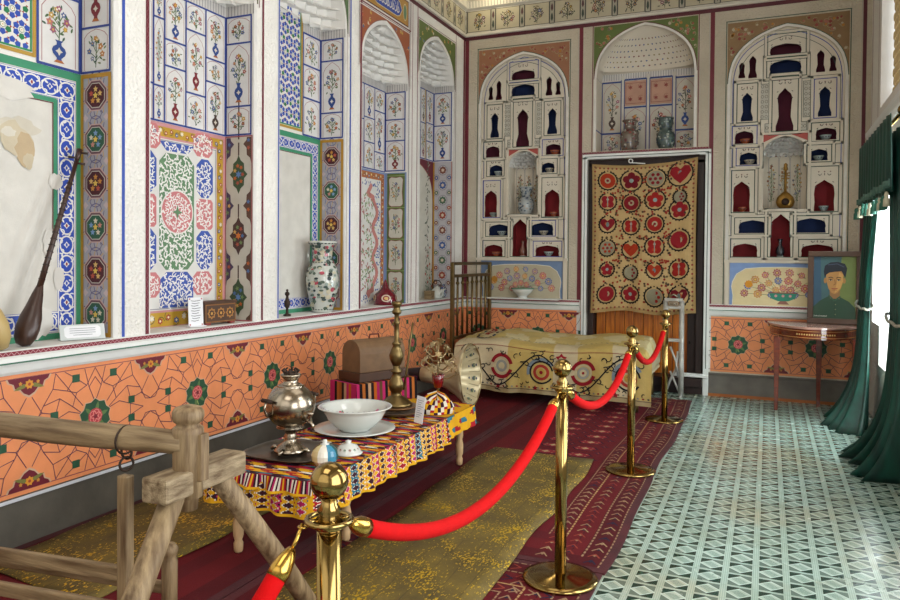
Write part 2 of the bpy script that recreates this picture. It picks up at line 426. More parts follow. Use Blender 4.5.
# back wall : panel recesses A and C, arch niche B over the doorway
A0, A1, AS, AZ = -3.30, -2.22, 3.42, 3.985
C0, C1, CS, CZ = -.395, .715, 3.42, 3.985
B0, B1, BS, BZ, BF = -1.862, -.772, 3.60, 4.17, 2.755
DX0, DX1, DZ = -1.95, -.64, 2.66
def outl(x0, x1, zf, zs, za): return [(x0, zf)]+archpts((x0+x1)/2, (x1-x0)/2, zs, za)+[(x1, zf)]
fb = fback(); mb = MB()
oA, oB, oC = outl(A0, A1, 1.5, AS, AZ), outl(B0, B1, BF, BS, BZ), outl(C0, C1, 1.5, CS, CZ)
oD = [(DX0, 0.0), (DX0, DZ), (DX1, DZ), (DX1, 0.0)]
holed([(XL, -.02), (DX0, -.02), (DX0, DZ), (DX1, DZ), (DX1, -.02), (XR, -.02), (XR, ZC), (XL, ZC)], [oA, oB, oC], fb, mb)
wall_back = mb.build('wall_back', STUCCO_W); tag(wall_back, kind='structure')
mb = MB()
reveal(oA, fb, .05, mb, True); reveal(oC, fb, .05, mb, True); reveal(oB, fb, .32, mb, True); reveal([(DX0, -.02), (DX0, DZ), (DX1, DZ), (DX1, -.02)], fb, .25, mb)
c = fback(YB+.32); mb.add([c(x, y) for x, y in oB], [tuple(range(len(oB)))])
mb.build('recess_lining', PLASTER_W, wall_back)
# right wall with two window openings, beyond the frame two more light the room
fr_ = frame((XR, 0, 0), (0, -1, 0), (0, 0, 1)); mb = MB()
WIN = [(5.35, 7.75, .55, 2.5), (2.6, 4.6, .55, 2.5), (-.2, 1.8, .55, 2.5), (6.85, 7.95, 2.93, 4.15), (3.0, 4.2, 2.93, 4.15)]
holes = [[(-y0, z0), (-y0, z1), (-y1, z1), (-y1, z0)] for y0, y1, z0, z1 in WIN]
holed([(-YB, -.02), (-YF, -.02), (-YF, ZC), (-YB, ZC)], holes, fr_, mb)
wall_right = mb.build('wall_right', STUCCO); tag(wall_right, kind='structure')
mb = MB()
for h in holes: reveal(h, fr_, .22, mb, True)
mb.build('window_lining', PLASTER, wall_right)
mb = MB(); mb.add([(XL, YF, -.02), (XR, YF, -.02), (XR, YF, ZC), (XL, YF, ZC)], [(0, 3, 2, 1)])
tag(mb.build('wall_front', STUCCO), kind='structure')
mb = MB(); mb.add([(XL, YF, ZC), (XR, YF, ZC), (XR, YB, ZC), (XL, YB, ZC)], [(0, 3, 2, 1)])
tag(mb.build('ceiling', M('painted_ceiling_boards', '#b9a58c', .7, var=.2)), kind='structure')
# ---- floor: cement-look linoleum with small lattice tiles
def floor_mat():
    m, nt, b = newmat('patterned_mint_linoleum'); v = coord(nt)
    sp = nt.nodes.new('ShaderNodeSeparateXYZ'); nt.links.new(v, sp.inputs[0])
    T = .145; wob = noise(nt, 3, 2, v)
    u = ((N(nt, sp.outputs[0])+.03)*(1/.134)).fr()-.5; w = (N(nt, sp.outputs[1])*(1/T)).fr()-.5
    au, aw = u.abs(), w.abs()
    diag = u+w; an = u-w
    dia = (au*.85+aw)
    inner = dia.lt(.30); inn2 = dia.lt(.36)
    st = (an*13.0).fr().gt(.62)*inner*(diag.abs().lt(.2))
    dark = (au.lt(.385))*(aw.lt(.44))*(dia.gt(.37))
    skew = (u*w).lt(0.0)
    tri = dark*(skew*.3+.7)
    thin = (au.gt(.488)).mx(aw.gt(.488)).mx((au-.43).abs().lt(.012))
    base = ramp(nt, noise(nt, .9, 5, v), [(.34, hx('#aaa78f')), (.5, hx('#9fb3a8')), (.7, hx('#b0c8bd'))])  # beige puts the walls' brown reflection into the floor colour
    c1 = mixc(nt, tri, base, hx('#17382f')); c2 = mixc(nt, st, c1, hx('#3f665c')); c3 = mixc(nt, thin*.45, c2, hx('#5a7d73'))
    edge = (dia-.335).abs().lt(.022)*(au.lt(.40)); c4 = mixc(nt, edge*.6, c3, hx('#c4d8cf'))
    wear = ramp(nt, noise(nt, 2.2, 8, v, .65), [(.45, (1, 1, 1, 1)), (.75, (.72, .70, .62, 1))])
    mx = nt.nodes.new('ShaderNodeMix'); mx.data_type = 'RGBA'; mx.blend_type = 'MULTIPLY'; mx.inputs[0].default_value = 1
    nt.links.new(c4, mx.inputs[6]); nt.links.new(wear, mx.inputs[7]); nt.links.new(mx.outputs[2], b.inputs['Base Color'])
    rr = noise(nt, 5, 4, v)*.25+.12; nt.links.new(rr.s, b.inputs['Roughness'])
    bump(nt, b, noise(nt, 6, 3, v)+tri*.15, .06, .01); b.inputs['Specular IOR Level'].default_value = .6
    return m
mb = MB(); mb.add([(XL, YF, 0), (XR, YF, 0), (XR, YB+.25, 0), (XL, YB+.25, 0)], [(0, 1, 2, 3)])
tag(mb.build('floor', floor_mat()), kind='structure')
# ================================================================== PAINTED DECORATION, left wall
rng = random.Random(7)
DR, BL = '#6d2432', '#3d57ae'
p = Paint(fl)
for y, w, c in ((3.28, .022, BL), (3.465, .028, DR), (4.597, .022, DR), (4.796, .016, BL), (5.872, .022, BL), (6.062, .03, DR), (7.15, .012, '#a06a70'), (7.075, .008, '#5a5a60'), (7.273, .014, '#8d4c56'), (8.615, .05, DR), (8.35, .012, '#8a6a6c'), (2.11, .02, DR)):
    p.rect(y-w/2, ZS, y+w/2, ZR-.02, c, 3)
    if w > .02 and c == DR:
        for k in range(60): z = 1.03+k*.053; p.line([(y-w*.3, z), (y+w*.3, z+.026), (y-w*.3, z+.053)], .0025, '#94606a', 4)
p.rect(YF, ZR-.022, YB, ZR+.022, '#5b2730', 2)
# smooth pale margins round every niche + spandrels
for i, n in enumerate(NICHES):
    y0, y1, zs, za = n[:4]; cy, hw = (y0+y1)/2, (y1-y0)/2
    ins = archpts(cy, hw, zs, za); out = archpts(cy, hw+.035, zs, za+.045)
    p.l = 0
    for a, b, c, d in zip(ins, ins[1:], out, out[1:]): p.poly([a, b, d, c], '#e3e1dd', 1)
    p.rect(y0-.035, ZS, y0, zs, '#e3e1dd', 1); p.rect(y1, ZS, y1+.035, zs, '#e3e1dd', 1)
    p.line(out, .007, '#7a5a62', 2); 
    if i >= 2: p.line([(y1+.035, ZS), (y1+.035, zs)], .006, '#9a7a80', 2)
    top = 3.87 if i == 3 else 4.10
    c = ['#a4633a', '#5e7447', '#56704a', '#a05a3c', '#5f7038'][i]
    for s in (-1, 1):
        q = [pt for pt in out if (pt[0]-cy)*s >= -.001]; 
        if s > 0: q = q[::-1]
        E = cy+s*(hw+.05); P = [(E, q[0][1])]+q+[(cy, top), (E, top)]
        if s > 0: P = P[::-1]
        p.poly(P, c, 1)
        for k in range(40):
            x, z = rng.uniform(min(cy, E), max(cy, E)), rng.uniform(zs, top)
            if all(inpoly(x+a, z+b, P) for a, b in ((.03, 0), (-.03, 0), (0, .03), (0, -.03))):
                p.l = 2; p.curl(x, z, .028, rng.uniform(0, 6), .006, '#c9b48c', 2); p.star(x, z, .018, 6, .6, rng.choice(['#c9a24a', '#b9553f', '#e0d6c0', '#4a6a9c']), 3)
        p.line([(E, zs-.02), (E, top), (cy, top)], .008, '#e6e2da', 4); p.line([(E+s*.012, zs-.02), (E+s*.012, top+.012), (cy, top+.012)], .006, '#6b2b38', 4)
# blue calligraphy cartouche above the fourth niche
p.rect(6.09, 3.93, 7.04, 4.19, '#b0823a', 3); p.box(6.09, 3.93, 7.04, 4.19, .012, '#5b2730', 4); p.box(6.065, 3.905, 7.065, 4.215, .01, '#d9d6d0', 4)
p.line([(7.1, 3.9), (7.1, 4.2)], .014, DR, 4); p.line([(6.05, 3.9), (7.1, 3.9)], .014, DR, 4)
q = [(6.25, 4.06), (6.3, 4.13), (6.36, 4.15), (6.78, 4.15), (6.84, 4.13), (6.89, 4.06), (6.84, 3.99), (6.78, 3.97), (6.36, 3.97), (6.3, 3.99)]
p.poly(q, '#26439a', 5); p.line(q, .008, '#d8c9a0', 6, True)
for (x, s) in ((6.18, 1), (6.96, 1)): p.ell(x, 4.06, .035, .075, '#5f7f5f', 12, 5); p.ring(x, 4.06, .045, .09, .008, '#d8c9a0', 14, 6)
for k in range(9):   # flowing white script
    x = 6.34+k*.055
    p.line([(x, 4.02), (x+.02, 4.01), (x+.045, 4.03), (x+.03, 4.07)], .011, '#e8e4da', 7)
    if k % 2 == 0: p.line([(x+.01, 4.03), (x+.015, 4.12)], .010, '#e8e4da', 7)
    if k % 3 == 1: p.ell(x+.02, 4.09, .007, .007, '#e8e4da', 6, 7)
    if k % 4 == 2: p.line([(x-.02, 4.10), (x+.03, 4.115), (x+.06, 4.10)], .009, '#e8e4da', 7)
p.build('painted_borders', PM, wall_left)
# ---- niche interiors
def side(i):   # the far cheek of a niche, it faces the room's near end
    y1 = NICHES[i][1]; return frame((XN, y1, 0), (1, 0, 0), (0, 0, 1))
def flutes(p, x0, x1, z, h=.075, l=6):
    p.rect(x0, z, x1, z+h, '#cfccc8', l); n = int((x1-x0)/.028)
    for k in range(n+1): x = x0+(x1-x0)*k/n; p.line([(x, z+.004), (x, z+h)], .006, '#8d8a8c', l+1)
SIDECELLS = [[2.58, 2.842, 3.36], [2.408, 2.62, 3.09, 3.29], [2.58, 2.807, 3.278, 3.47], [2.42, 2.739, 2.963, 3.25], [2.68, 3.105, 3.50]]
for i, n in enumerate(NICHES):
    y0, y1, zs, za, zc, zv = n
    p = Paint(side(i)); cells(p, [.008, ND-.022], [SIDECELLS[i]], rng, .013)
    p.l = 0; flutes(p, 0, ND, SIDECELLS[i][-1]+.005)
    p.l = 0
    if i in (0, 2): medallion_strip(p, .0, ZS+.005, ND-.012, zc-.01, rng, 6 if i == 0 else 5, first=(1 if i == 0 else 0))
    if i == 1:   # cream strip with dark ogee blossoms
        p.rect(0, ZS, ND-.006, zc-.01, '#c3bfb2', 0); p.box(0.004, ZS+.005, ND-.01, zc-.012, .009, '#a3545a', 6)
        w = ND-.01; per = .47
        for k in range(4):
            for (cx, off, c1) in ((w/2, .12, ('#3c5238', '#4a3330')[k % 2]), (0, -.115, '#4b3f5e'), (w, -.115, '#5a4034')):
                cz = ZS+off+per*k*.98+.06
                sh = [(0, .5), (.12, .36), (.3, .28), (.32, .1), (.5, 0), (.32, -.1), (.3, -.28), (.12, -.36), (0, -.5)]
                P = [(cx+a*w*.66, cz+b*per*.62) for a, b in sh]+[(cx-a*w*.66, cz+b*per*.62) for a, b in sh[::-1][1:-1]]
                P = [(min(max(a, .012), w-.008), min(max(b, ZS+.01), zc-.02)) for a, b in P]
                p.poly(P, c1, 1)
                if cx == w/2: p.line([(cx, cz+per*.31), (cx, min(cz+per*.5, zc-.03))], .012, '#4a3330', 1)
                for q in range(7):
                    a = 2*pi*q/7; x, z = cx+w*.15*cos(a), cz+per*.14*sin(a)
                    if .02 < x < w-.02 and ZS+.02 < z < zc-.03: p.star(x, z, w*.075, 5, .5, rng.choice(['#b9602f', '#4d6fa0', '#a8523f', '#6f8a56', '#c9a05a']), 2, a)
                if ZS+.03 < cz < zc-.05 and cx == w/2: p.star(cx, cz, w*.12, 6, .5, '#c8702f' if k % 2 else '#5d80b4', 3)
    if i == 3:
        p.rect(0, ZS, ND, zc-.01, '#7f93b8', 0); p.rect(.03, ZS+.005, ND-.02, zc-.02, '#5c7236', 1)
        m = 4; dz = (zc-.03-ZS-.01)/m*.99
        for k in range(m):
            a, b = ZS+.02+dz*k, ZS+.02+dz*(k+1)-.022; x0, x1 = .05, ND-.04; r = .03
            P = [(x0+r, a), (x1-r, a), (x1-r*.3, a+r*.4), (x1, a+r), (x1-.01, (a+b)/2), (x1, b-r), (x1-r*.3, b-r*.4), (x1-r, b), ((x0+x1)/2, b-.008), (x0+r, b), (x0+r*.3, b-r*.4), (x0, b-r), (x0+.01, (a+b)/2), (x0, a+r), (x0+r*.3, a+r*.4)]
            p.poly(P, '#c9c8ba', 2); p.line(P, .006, '#8b4a4a', 3, True); p.l = 3; bouquet(p, (x0+x1)/2, a+.05, .13, b-a-.10, rng, 9)
            p.l = 0; p.line([(.03, b+.011), (ND-.02, b+.011)], .005, '#a3b27a', 3)
    if i == 4:
        p.rect(0, ZS, ND, zc-.01, '#b9b6bb', 0); p.rect(0, ZS, .02, zc-.01, '#bd8f2c', 3); p.rect(ND-.02, ZS, ND-.008, zc-.01, '#b07a6a', 3)
        m = 9; dz = (zc-ZS-.02)/m
        for k in range(m+1):
            for cx, o in ((ND/2, .5), (.045, 0), (ND-.045, 0)):
                cz = ZS+dz*(k+o)
                if not ZS+.03 < cz < zc-.04: continue
                c1 = ['#3c5a98', '#7d4a3a', '#9c4430', '#4a6a50'][(k+(cx == ND/2)) % 4]; R = .05 if cx == ND/2 else .028
                p.ring(cx, cz, R+.013, R+.013, .005, '#77727e', 12, 1); p.star(cx, cz, R, 8, .78, c1, 2); p.star(cx, cz, R*.5, 6, .6, '#d8c8b0', 3)
    p.build('niche_cheek_painting', PM, wall_left)
fn_ = fleft(XN)
def latt_niche(i):
    y0, y1, zs, za, zc, zv = NICHES[i]; cy = (y0+y1)/2; p = Paint(fn_)
    lattice(p, cy-.165, zc+.05, cy+.165, 3.74, .115); 
    a = archpts(cy, .185, 3.62, 3.88); p.l = 5; p.line([(cy-.185, zc+.03)]+a+[(cy+.185, zc+.03)], .022, '#b8923c', 6, True); p.l = 0
    zz = [zc, (zc+.02 if i == 0 else zc+.24), zc+.52, zc+.66 if i == 0 else zc+.66, 3.47]
    br = [zc, zc+.33, zc+.62, 3.47] if i == 2 else [zc, zc+.42, 3.0+.22, 3.5]
    cells(p, [cy+.205, y1-.012], [br], rng, .016); p.l = 0; cells(p, [y0+.012, cy-.205], [br], rng, .016); p.l = 0
    flutes(p, cy+.2, y1, 3.475)
    # bare patched plaster inside a blue arabesque border
    g, gi = '#3f8f6c', .03
    p.rect(y0, ZS, y1, zc-.01, '#d6d3cb', 0)
    for (a, b, c, d) in ((y0, zc-.055, y1, zc-.008), (y1-.035, ZS, y1, zc-.05), (y0, ZS, y0+.035, zc-.05), (y0, ZS, y1, ZS+.035)): p.rect(a, b, c, d, g, 1)
    T = .12 if i == 0 else .09
    p.l = 1; blue_band(p, y0+.04, zc-.06-T, y1-.04, zc-.06, rng); p.l = 1
    blue_band(p, y1-.04-T, ZS+.04, y1-.04, zc-.06-T, rng); p.l = 1
    if i == 2: blue_band(p, y0+.04, ZS+.04, y1-.04-T, ZS+.04+T, rng)
    if i == 0: blue_band(p, y0+.3, ZS+.04, y1-.04-T, ZS+.04+T, rng)
    p.line([(y0+.16, zc-.075-T), (y1-.055-T, zc-.075-T), (y1-.055-T, ZS+(.5 if i == 0 else .15))], .026, g, 6); p.line([(y0+.16, zc-.092-T), (y1-.072-T, zc-.092-T), (y1-.072-T, ZS+.5)], .006, '#6a3a3a', 7)
    if i == 0:   # fallen patches of repair plaster over the border, ragged edge
        for (cx, cz, rx, rz) in ((2.72, 2.40, .19, .07), (3.0, 1.55, .055, .10), (3.03, 1.92, .05, .05), (2.93, 1.12, .09, .10), (3.05, 1.36, .04, .07)):
            p.poly([(cx+rx*rng.uniform(.75, 1.1)*cos(k*pi/9), cz+rz*rng.uniform(.75, 1.1)*sin(k*pi/9)) for k in range(18)], '#dad7d0', 10)
        for (cx, cz, rx, rz, c) in ((2.80, 2.20, .13, .055, '#cdc6b6'), (2.78, 2.13, .10, .09, '#c9bda3'), (2.84, 2.08, .06, .10, '#bfa987'), (2.86, 2.02, .035, .05, '#c4b79c'), (2.74, 2.16, .05, .03, '#d3cdbf')):
            p.poly([(cx+rx*rng.uniform(.7, 1.15)*cos(k*pi/8), cz+rz*rng.uniform(.7, 1.15)*sin(k*pi/8)) for k in range(16)], c, 11)
    p.build('lattice_and_arabesque_painting', PM, wall_left)
latt_niche(0); latt_niche(2)
# second niche
p = Paint(fn_); y0, y1, zs, za, zc, zv = NICHES[1]
xs = [y0+.01, 3.64, 3.77, 3.87, 4.07, 4.27, y1-.01]
def zz(x, ys): return sorted([zc]+[LXp(x, y, XN)[1] for y in ys]+[3.29])
cells(p, xs, [zz(160, (40,)), zz(160, (85,)), zz(160, (18, 86)), zz(177, (43, 69)), zz(197, (33, 95)), zz(216, (61, 84))], rng, .013)
p.l = 0; flutes(p, y0, y1, 3.295); p.l = 0
p.rect(y0, ZS, y1, zc-.008, '#c98f92', 0)
for a in ((y0+.02, zc-.10, y1-.03, zc-.035), (y1-.095, ZS, y1-.03, zc-.1), (y0+.02, ZS, y0+.085, zc-.1), (y0+.085, ZS+.005, y1-.095, ZS+.10)):
    p.l = 1; floral_band(p, *a, rng, '#c29a32', ['#a63c34', '#3b5a9c', '#d8d2c0', '#a63c34'], 1.2)
pz0, pz1, cyy = ZS+.115, zc-.115, 3.99
p.l = 1; p.rect(y0+.09, pz0, y1-.10, pz1, '#dedcd8', 1); p.box(y0+.1, pz0+.01, y1-.11, pz1-.01, .006, '#8a8a92', 2)
GR, PK, B2 = '#5f8560', '#c97a7c', '#3a55a8'
h = pz1-pz0; zm = 1.80; p.l = 2
def octo(cx, cz, w, hh, c): return [(cx-w+c, cz-hh), (cx+w-c, cz-hh), (cx+w, cz-hh+c), (cx+w, cz+hh-c), (cx+w-c, cz+hh), (cx-w+c, cz+hh), (cx-w, cz+hh-c), (cx-w, cz-hh+c)]
arab(p, octo(cyy, zm, .165, .40, .06), GR, .052, rng); 
p.l = 2; arab(p, [(cyy-.10, zm+.415), (cyy+.10, zm+.415), (cyy+.16, zm+.47), (cyy+.16, pz1-.015), (cyy-.16, pz1-.015), (cyy-.16, zm+.47)], B2, .045, rng)
p.l = 2; arab(p, [(cyy-.16, pz0+.015), (cyy+.16, pz0+.015), (cyy+.16, zm-.47), (cyy+.10, zm-.415), (cyy-.10, zm-.415), (cyy-.16, zm-.47)], B2, .045, rng)
for s in (-1, 1):
    p.l = 2; arab(p, octo(cyy+s*.275, zm+.26, .085, .14, .05), B2, .045, rng)
    p.l = 2; arab(p, octo(cyy+s*.275, zm-.26, .085, .14, .05), B2, .045, rng)
    p.l = 2; arab(p, octo(cyy+s*.275, zm, .085, .11, .02), PK, .045, rng)
    for t in (-1, 1): p.l = 2; arab(p, octo(cyy+s*.255, zm+t*.50, .10, .085, .04), PK, .045, rng)
    p.l = 5
p.ell(cyy, zm, .155, .155, '#e4e2dc', 24, 6); p.l = 7; arab(p, [(cyy+.145*cos(k*pi/14), zm+.145*sin(k*pi/14)) for k in range(28)], PK, .04, rng)
p.star(cyy, zm, .05, 4, .35, '#5f8560', 10)
p.build('arabesque_carpet_painting', PM, wall_left)
# fourth niche
p = Paint(fn_); y0, y1, zs, za, zc, zv = NICHES[3]
cells(p, [y0+.01, 6.3, 6.57, 6.79, y1-.015], [[zc, 2.75, 3.26], [zc, 2.9, 3.26], [zc, 2.68, 2.93, 3.26], [zc, 2.60, 3.03, 3.26]], rng, .013)
p.l = 0; flutes(p, y0, y1, 3.265)
p.l = 0; p.rect(y0, ZS, y1, zc-.01, '#7f93b8', 0)
for a in ((y0+.02, zc-.10, y1-.02, zc-.03), (y1-.09, ZS, y1-.02, zc-.1), (y0+.02, ZS, y0+.09, zc-.1)): p.l = 1; floral_band(p, *a, rng, '#b26a3a', ['#d8b060', '#8a3a30', '#d8d2c0', '#4a6a9c'], 1.3)
p.rect(y0+.09, ZS, y1-.09, zc-.10, '#dddcd8', 1)
for k in range(800):
    y, z = rng.uniform(y0+.1, y1-.1), rng.uniform(ZS+.02, zc-.11)
    e = abs(y-(y0+y1)/2)/.36+.06*sin(z*22)
    if e > .72 or z < ZS+.12 or z > zc-.18: p.leaf(y, z, .03, rng.uniform(0, 6), .016, '#3a55a0', 2)
for s in (-1, 1):
    pts = [((y0+y1)/2+s*(.26+.045*sin(z*20)-(.12 if (z > 2.15 or z < 1.15) else 0)), z) for z in [1.1+.03*k for k in range(39)]]
    p.line(pts, .055, '#c47f78', 3); p.line([(a-s*.03, b) for a, b in pts], .006, '#7a3a3a', 3)
for k in range(280):
    y, z = rng.uniform(y0+.24, y1-.24), rng.uniform(1.15, 2.15); p.leaf(y, z, .045, rng.uniform(0, 6), .018, rng.choice(['#6c8a62', '#9aa87a', '#b06a6a']), 4)
p.build('vine_panel_painting', PM, wall_left)
# fifth niche
p = Paint(fn_); y0, y1, zs, za, zc, zv = NICHES[4]
cells(p, [y0+.01, 7.9, 8.06, y1-.015], [[zc, 3.0, 3.5], [zc, 3.1, 3.5], [zc, 2.9, 3.12, 3.5]], rng, .013)
p.line([(8.03, zc), (8.03, 3.5)], .02, '#b8923c', 8)
p.l = 0; flutes(p, y0, y1, 3.505); p.rect(y0, ZS, y1, zc-.01, '#6e2a36', 0)
cy = (y0+y1)/2; a = archpts(cy, (y1-y0)/2-.02, 2.2, 2.62); P = [(y0+.02, ZS)]+a+[(y1-.02, ZS)]; p.poly(P, '#cbc8bc', 1); p.line(a, .012, '#a06a5a', 2)
for k in range(60): z = 1.35+.022*k; t = k/60; p.leaf(cy+.30+.03*sin(k*.9), z, .05, rng.uniform(0, 6), .02, rng.choice(['#4d5a4a', '#7a6a62', '#8a8a80']), 3)
for (x, z0, z1) in ((8.16, 1.05, 1.62), (8.1, 1.05, 1.4), (8.22, 1.05, 1.35)):
    p.line([(x, z0), (x+.015, (z0+z1)/2), (x, z1)], .008, '#4a6a48', 4)
    for k in range(8): z = z0+(z1-z0)*k/8; p.leaf(x, z, .05, rng.choice((.7, 2.4)), .018, '#4f7050', 4); 
    for k in range(3): p.star(x+.03*(-1)**k, z1-.1*k, .02, 5, .6, '#b0453c', 5)
p.build('arched_flower_painting', PM, wall_left)
# plaster stalactite vaults in the niche heads
def vault(fn, cx, hw, zs, za, zb, depth, parent, rows=8, cols=9, mat=PLASTER, hwf=None):
    mb = MB(); dz = (za-.02-zb)/rows
    def P(ph, z, dd):
        w = archw(z, hw, zs, za)*.995; q = max(0, 1-((z-zb)/(za-zb))**1.6); s = sin(ph)
        return fn(cx-w*cos(ph)*(1 if abs(cos(ph)) > .99 else .96+.04*abs(cos(ph))), z, -max(.002, depth*q*(abs(s)**.55)+dd*(s > .05)))
    for j in range(rows):
        z0, z1 = zb+dz*j, zb+dz*(j+1); zm = z0*.35+z1*.65
        for k in range(cols+1):
            a0 = pi*(k-(.5 if j % 2 else 0))/cols; a1 = a0+pi/cols
            a0, a1 = max(0, min(pi, a0)), max(0, min(pi, a1))
            if a1-a0 < .02: continue
            am = (a0+a1)/2; e = .05
            z1c = z0+(z1-z0)*.999
            vs = [P(a0, z0, 0), P(am, z0, e), P(a1, z0, 0), P(a0, z1c, 0), P(am, z1c, e), P(a1, z1c, 0), P(am, z1, -.03), P(a0, z1, -.02), P(a1, z1, -.02)]
            mb.add(vs, [(0, 1, 4, 3), (1, 2, 5, 4), (3, 4, 6, 7), (4, 5, 8, 6)])
            lw = .16; zt = z0+dz*.28   # little ledge lip under each cell
            vs = [P(a0+.02, zt, -.001), P(a1-.02, zt, -.001), P(a1-.02, z0, -.05), P(a0+.02, z0, -.05)]
            mb.add(vs, [(0, 1, 2, 3)])
    return mb.build('stalactite_vault', mat, parent)
for i, n in enumerate(NICHES):
    y0, y1, zs, za, zc, zv = n; zb = {1: 3.37, 2: 3.55, 0: 3.55}.get(i, zv+.07)
    if i in (0, 2):
        vault(lambda a, b, h=0, f=fl: f(a, b, h), (y0+y1)/2, (y1-y0)/2, zs, za, zb, ND-.02, wall_left, 6, 9)
    else: vault(fl, (y0+y1)/2, (y1-y0)/2, zs, za, zb, ND-.01, wall_left, 7, 7)
# ---- sill, mouldings and dado
def run_profile(prof, pts, name, mat, parent=None):
    """prof: (out, z) list swept along straight wall run pts = ((x,y),(x,y)), out measured into room via normal"""
    (x0, y0), (x1, y1) = pts; d = Vector((x1-x0, y1-y0, 0)).normalized(); n = Vector((d.y, -d.x, 0))
    mb = MB(); k = len(prof)
    vs = [(x0+n.x*o, y0+n.y*o, z) for o, z in prof]+[(x1+n.x*o, y1+n.y*o, z) for o, z in prof]
    mb.add(vs, [(i, i+1, k+i+1, k+i) for i in range(k-1)]+[tuple(range(k)), tuple(range(k, 2*k))[::-1]])
    return mb.build(name, mat, parent)
LED = [(-.02, ZS+.002), (.012, ZS+.002), (.02, ZS-.003), (.02, .982), (.034, .975), (.036, .95), (.026, .93), (.018, .90), (.008, .885), (-.02, .883)]
WHT = M('white_painted_moulding', '#e3e6e3', .45, var=.05)
t1 = run_profile(LED, ((XL, YF), (XL, YB)), 'trim_1', WHT); tag(t1, kind='structure')
t2 = run_profile(LED, ((XL, YB), (-2.03, YB)), 'trim_2', WHT); tag(t2, kind='structure')
t3 = run_profile(LED, ((-.58, YB), (XR, YB)), 'trim_3', WHT); tag(t3, kind='structure')
def redband(p, a, b, z0=.984, z1=ZS-.004):
    p.rect(a, z0, b, z1, '#7c1a2c', 0); n = int((b-a)/.03)
    for k in range(n): x = a+.03*k; p.line([(x, z0+.003), (x+.015, z1-.003), (x+.03, z0+.003)], .0035, '#b98c90', 1)
p = Paint(fleft(XL+.021)); redband(p, YF, YB-.02); p.build('red_zigzag_band', PM, t1)
p = Paint(fleft(XL+.0365)); p.rect(YF, .945, YB-.03, .953, '#3f6f58', 0); p.build('green_line', PM, t1)
for t, a, b in ((t2, XL+.02, -2.03), (t3, -.58, XR)):
    p = Paint(fback(YB-.021)); redband(p, a, b); p.build('red_zigzag_band', PM, t)
    p = Paint(fback(YB-.0365)); p.rect(a, .945, b, .953, '#3f6f58', 0); p.build('green_line', PM, t)
def dado(p, a, b, c0, per, z0=.256, z1=.884, ends=False):
    cz = .60 if z1 > .85 else .58; hz = (z1-z0)/2; cz = (z0+z1)/2+.015
    p.rect(a, z0, b, z1, '#e8925f', 0); PU = '#4a2a4c'
    for z in (z1-.022, z0+.024): p.rect(a, z-.0025, b, z+.0025, '#8c4a52', 1)
    T, Bt = z1-.022, z0+.024; hh = (T-Bt)/2; cz = (T+Bt)/2; H = per/2
    k0 = math.floor((a-c0)/per)-1; k1 = math.ceil((b-c0)/per)+1
    def seg(pts, w=.0042, col=PU, l=2):
        for q, r in zip(pts, pts[1:]):
            if max(q[0], r[0]) > b or min(q[0], r[0]) < a: continue
            p.line([q, r], w, col, l)
    for k in range(k0, k1):
        cx = c0+per*k
        for sx in (-1, 1):
            for sy in (-1, 1):
                X = lambda u, v: (cx+sx*u*H, cz+sy*v*hh)
                for q in ([(0, .3), (.10, .62), (.17, .98)], [(.0, .98), (.14, .66), (.33, .85), (.48, .98)], [(.10, .62), (0, .80)], [(.14, .66), (.3, .55), (.36, .3), (.2, .12)],
                          [(.2, .12), (.42, .22), (.62, .12), (.62, 0)], [(.36, .3), (.56, .5), (.8, .42)], [(.33, .85), (.45, .62), (.3, .55)], [(.56, .5), (.62, .22), (.82, .3), (1, .14)],
                          [(.62, .98), (.66, .7), (.8, .42), (.9, .16), (1, .14)], [(.45, .62), (.66, .7)], [(.2, .28), (.62, .98)],
                          [(.62, .12), (.86, 0)], [(.82, .3), (.96, .62)]):
                    seg([X(u, v) for u, v in q])
                for u, v in ((.31, .82), (.64, .19)):
                    x, z = X(u, v)
                    if a+.03 < x < b-.03:
                        s_ = .024; p.poly([(x-s_, z-s_*.8), (x+s_, z-s_*.8), (x+s_, z+s_), (x-s_, z+s_)], '#27543c', 3)
        if a+.08 < cx < b-.08:
            R = .098
            p.star(cx, cz, R*1.16, 10, .86, '#caa88c', 3); p.star(cx, cz, R*1.10, 10, .86, '#2a5238', 4)
            for q in range(6): p.leaf(cx, cz, R*.95, q*1.05+.3, R*.3, '#5d7a46', 5)
            p.ell(cx, cz+.006, R*.5, R*.5, '#b83a44', 9, 6)
            for q in range(5): p.ring(cx+R*.2*cos(q*1.26), cz+.006+R*.2*sin(q*1.26), R*.24, R*.24, .005, '#e08a80', 8, 7)
            p.ell(cx, cz+.006, R*.14, R*.14, '#7a1f2c', 6, 8); p.line([(cx, cz-.05), (cx+.01, cz-.075)], .008, '#8fa05a', 6)
        for s, zz_ in ((1, T), (-1, Bt)):
            mx = cx+H
            if not (a-.01 < mx < b+.01): continue
            R = .12; P = [(1, 0), (.92, .18), (.72, .28), (.66, .5), (.42, .56), (.25, .78), (0, .92)]
            P = P+[(-u, v) for u, v in P[::-1][1:]]
            cl = lambda u: min(max(u, a), b)
            p.poly([(cl(mx+u*R*1.09), zz_-s*v*R*.98) for u, v in P], '#caa88c', 3); p.poly([(cl(mx+u*R), zz_-s*v*R*.88) for u, v in P], '#6e1c2c', 4)
            if a+.05 < mx < b-.05:
                for u in (-1, 1): p.leaf(mx, zz_-s*.035, R*.75, (0 if u > 0 else pi)-s*.3*u, .022, '#7a7a3c', 5)
                p.star(mx, zz_-s*.038, .027, 7, .7, '#d6912f', 6); p.ell(mx, zz_-s*.038, .009, .009, '#a8452c', 6, 7)
                for u in (-1, 1): p.star(mx+u*.05, zz_-s*.03, .012, 5, .6, '#c98a3a', 6)
    return p
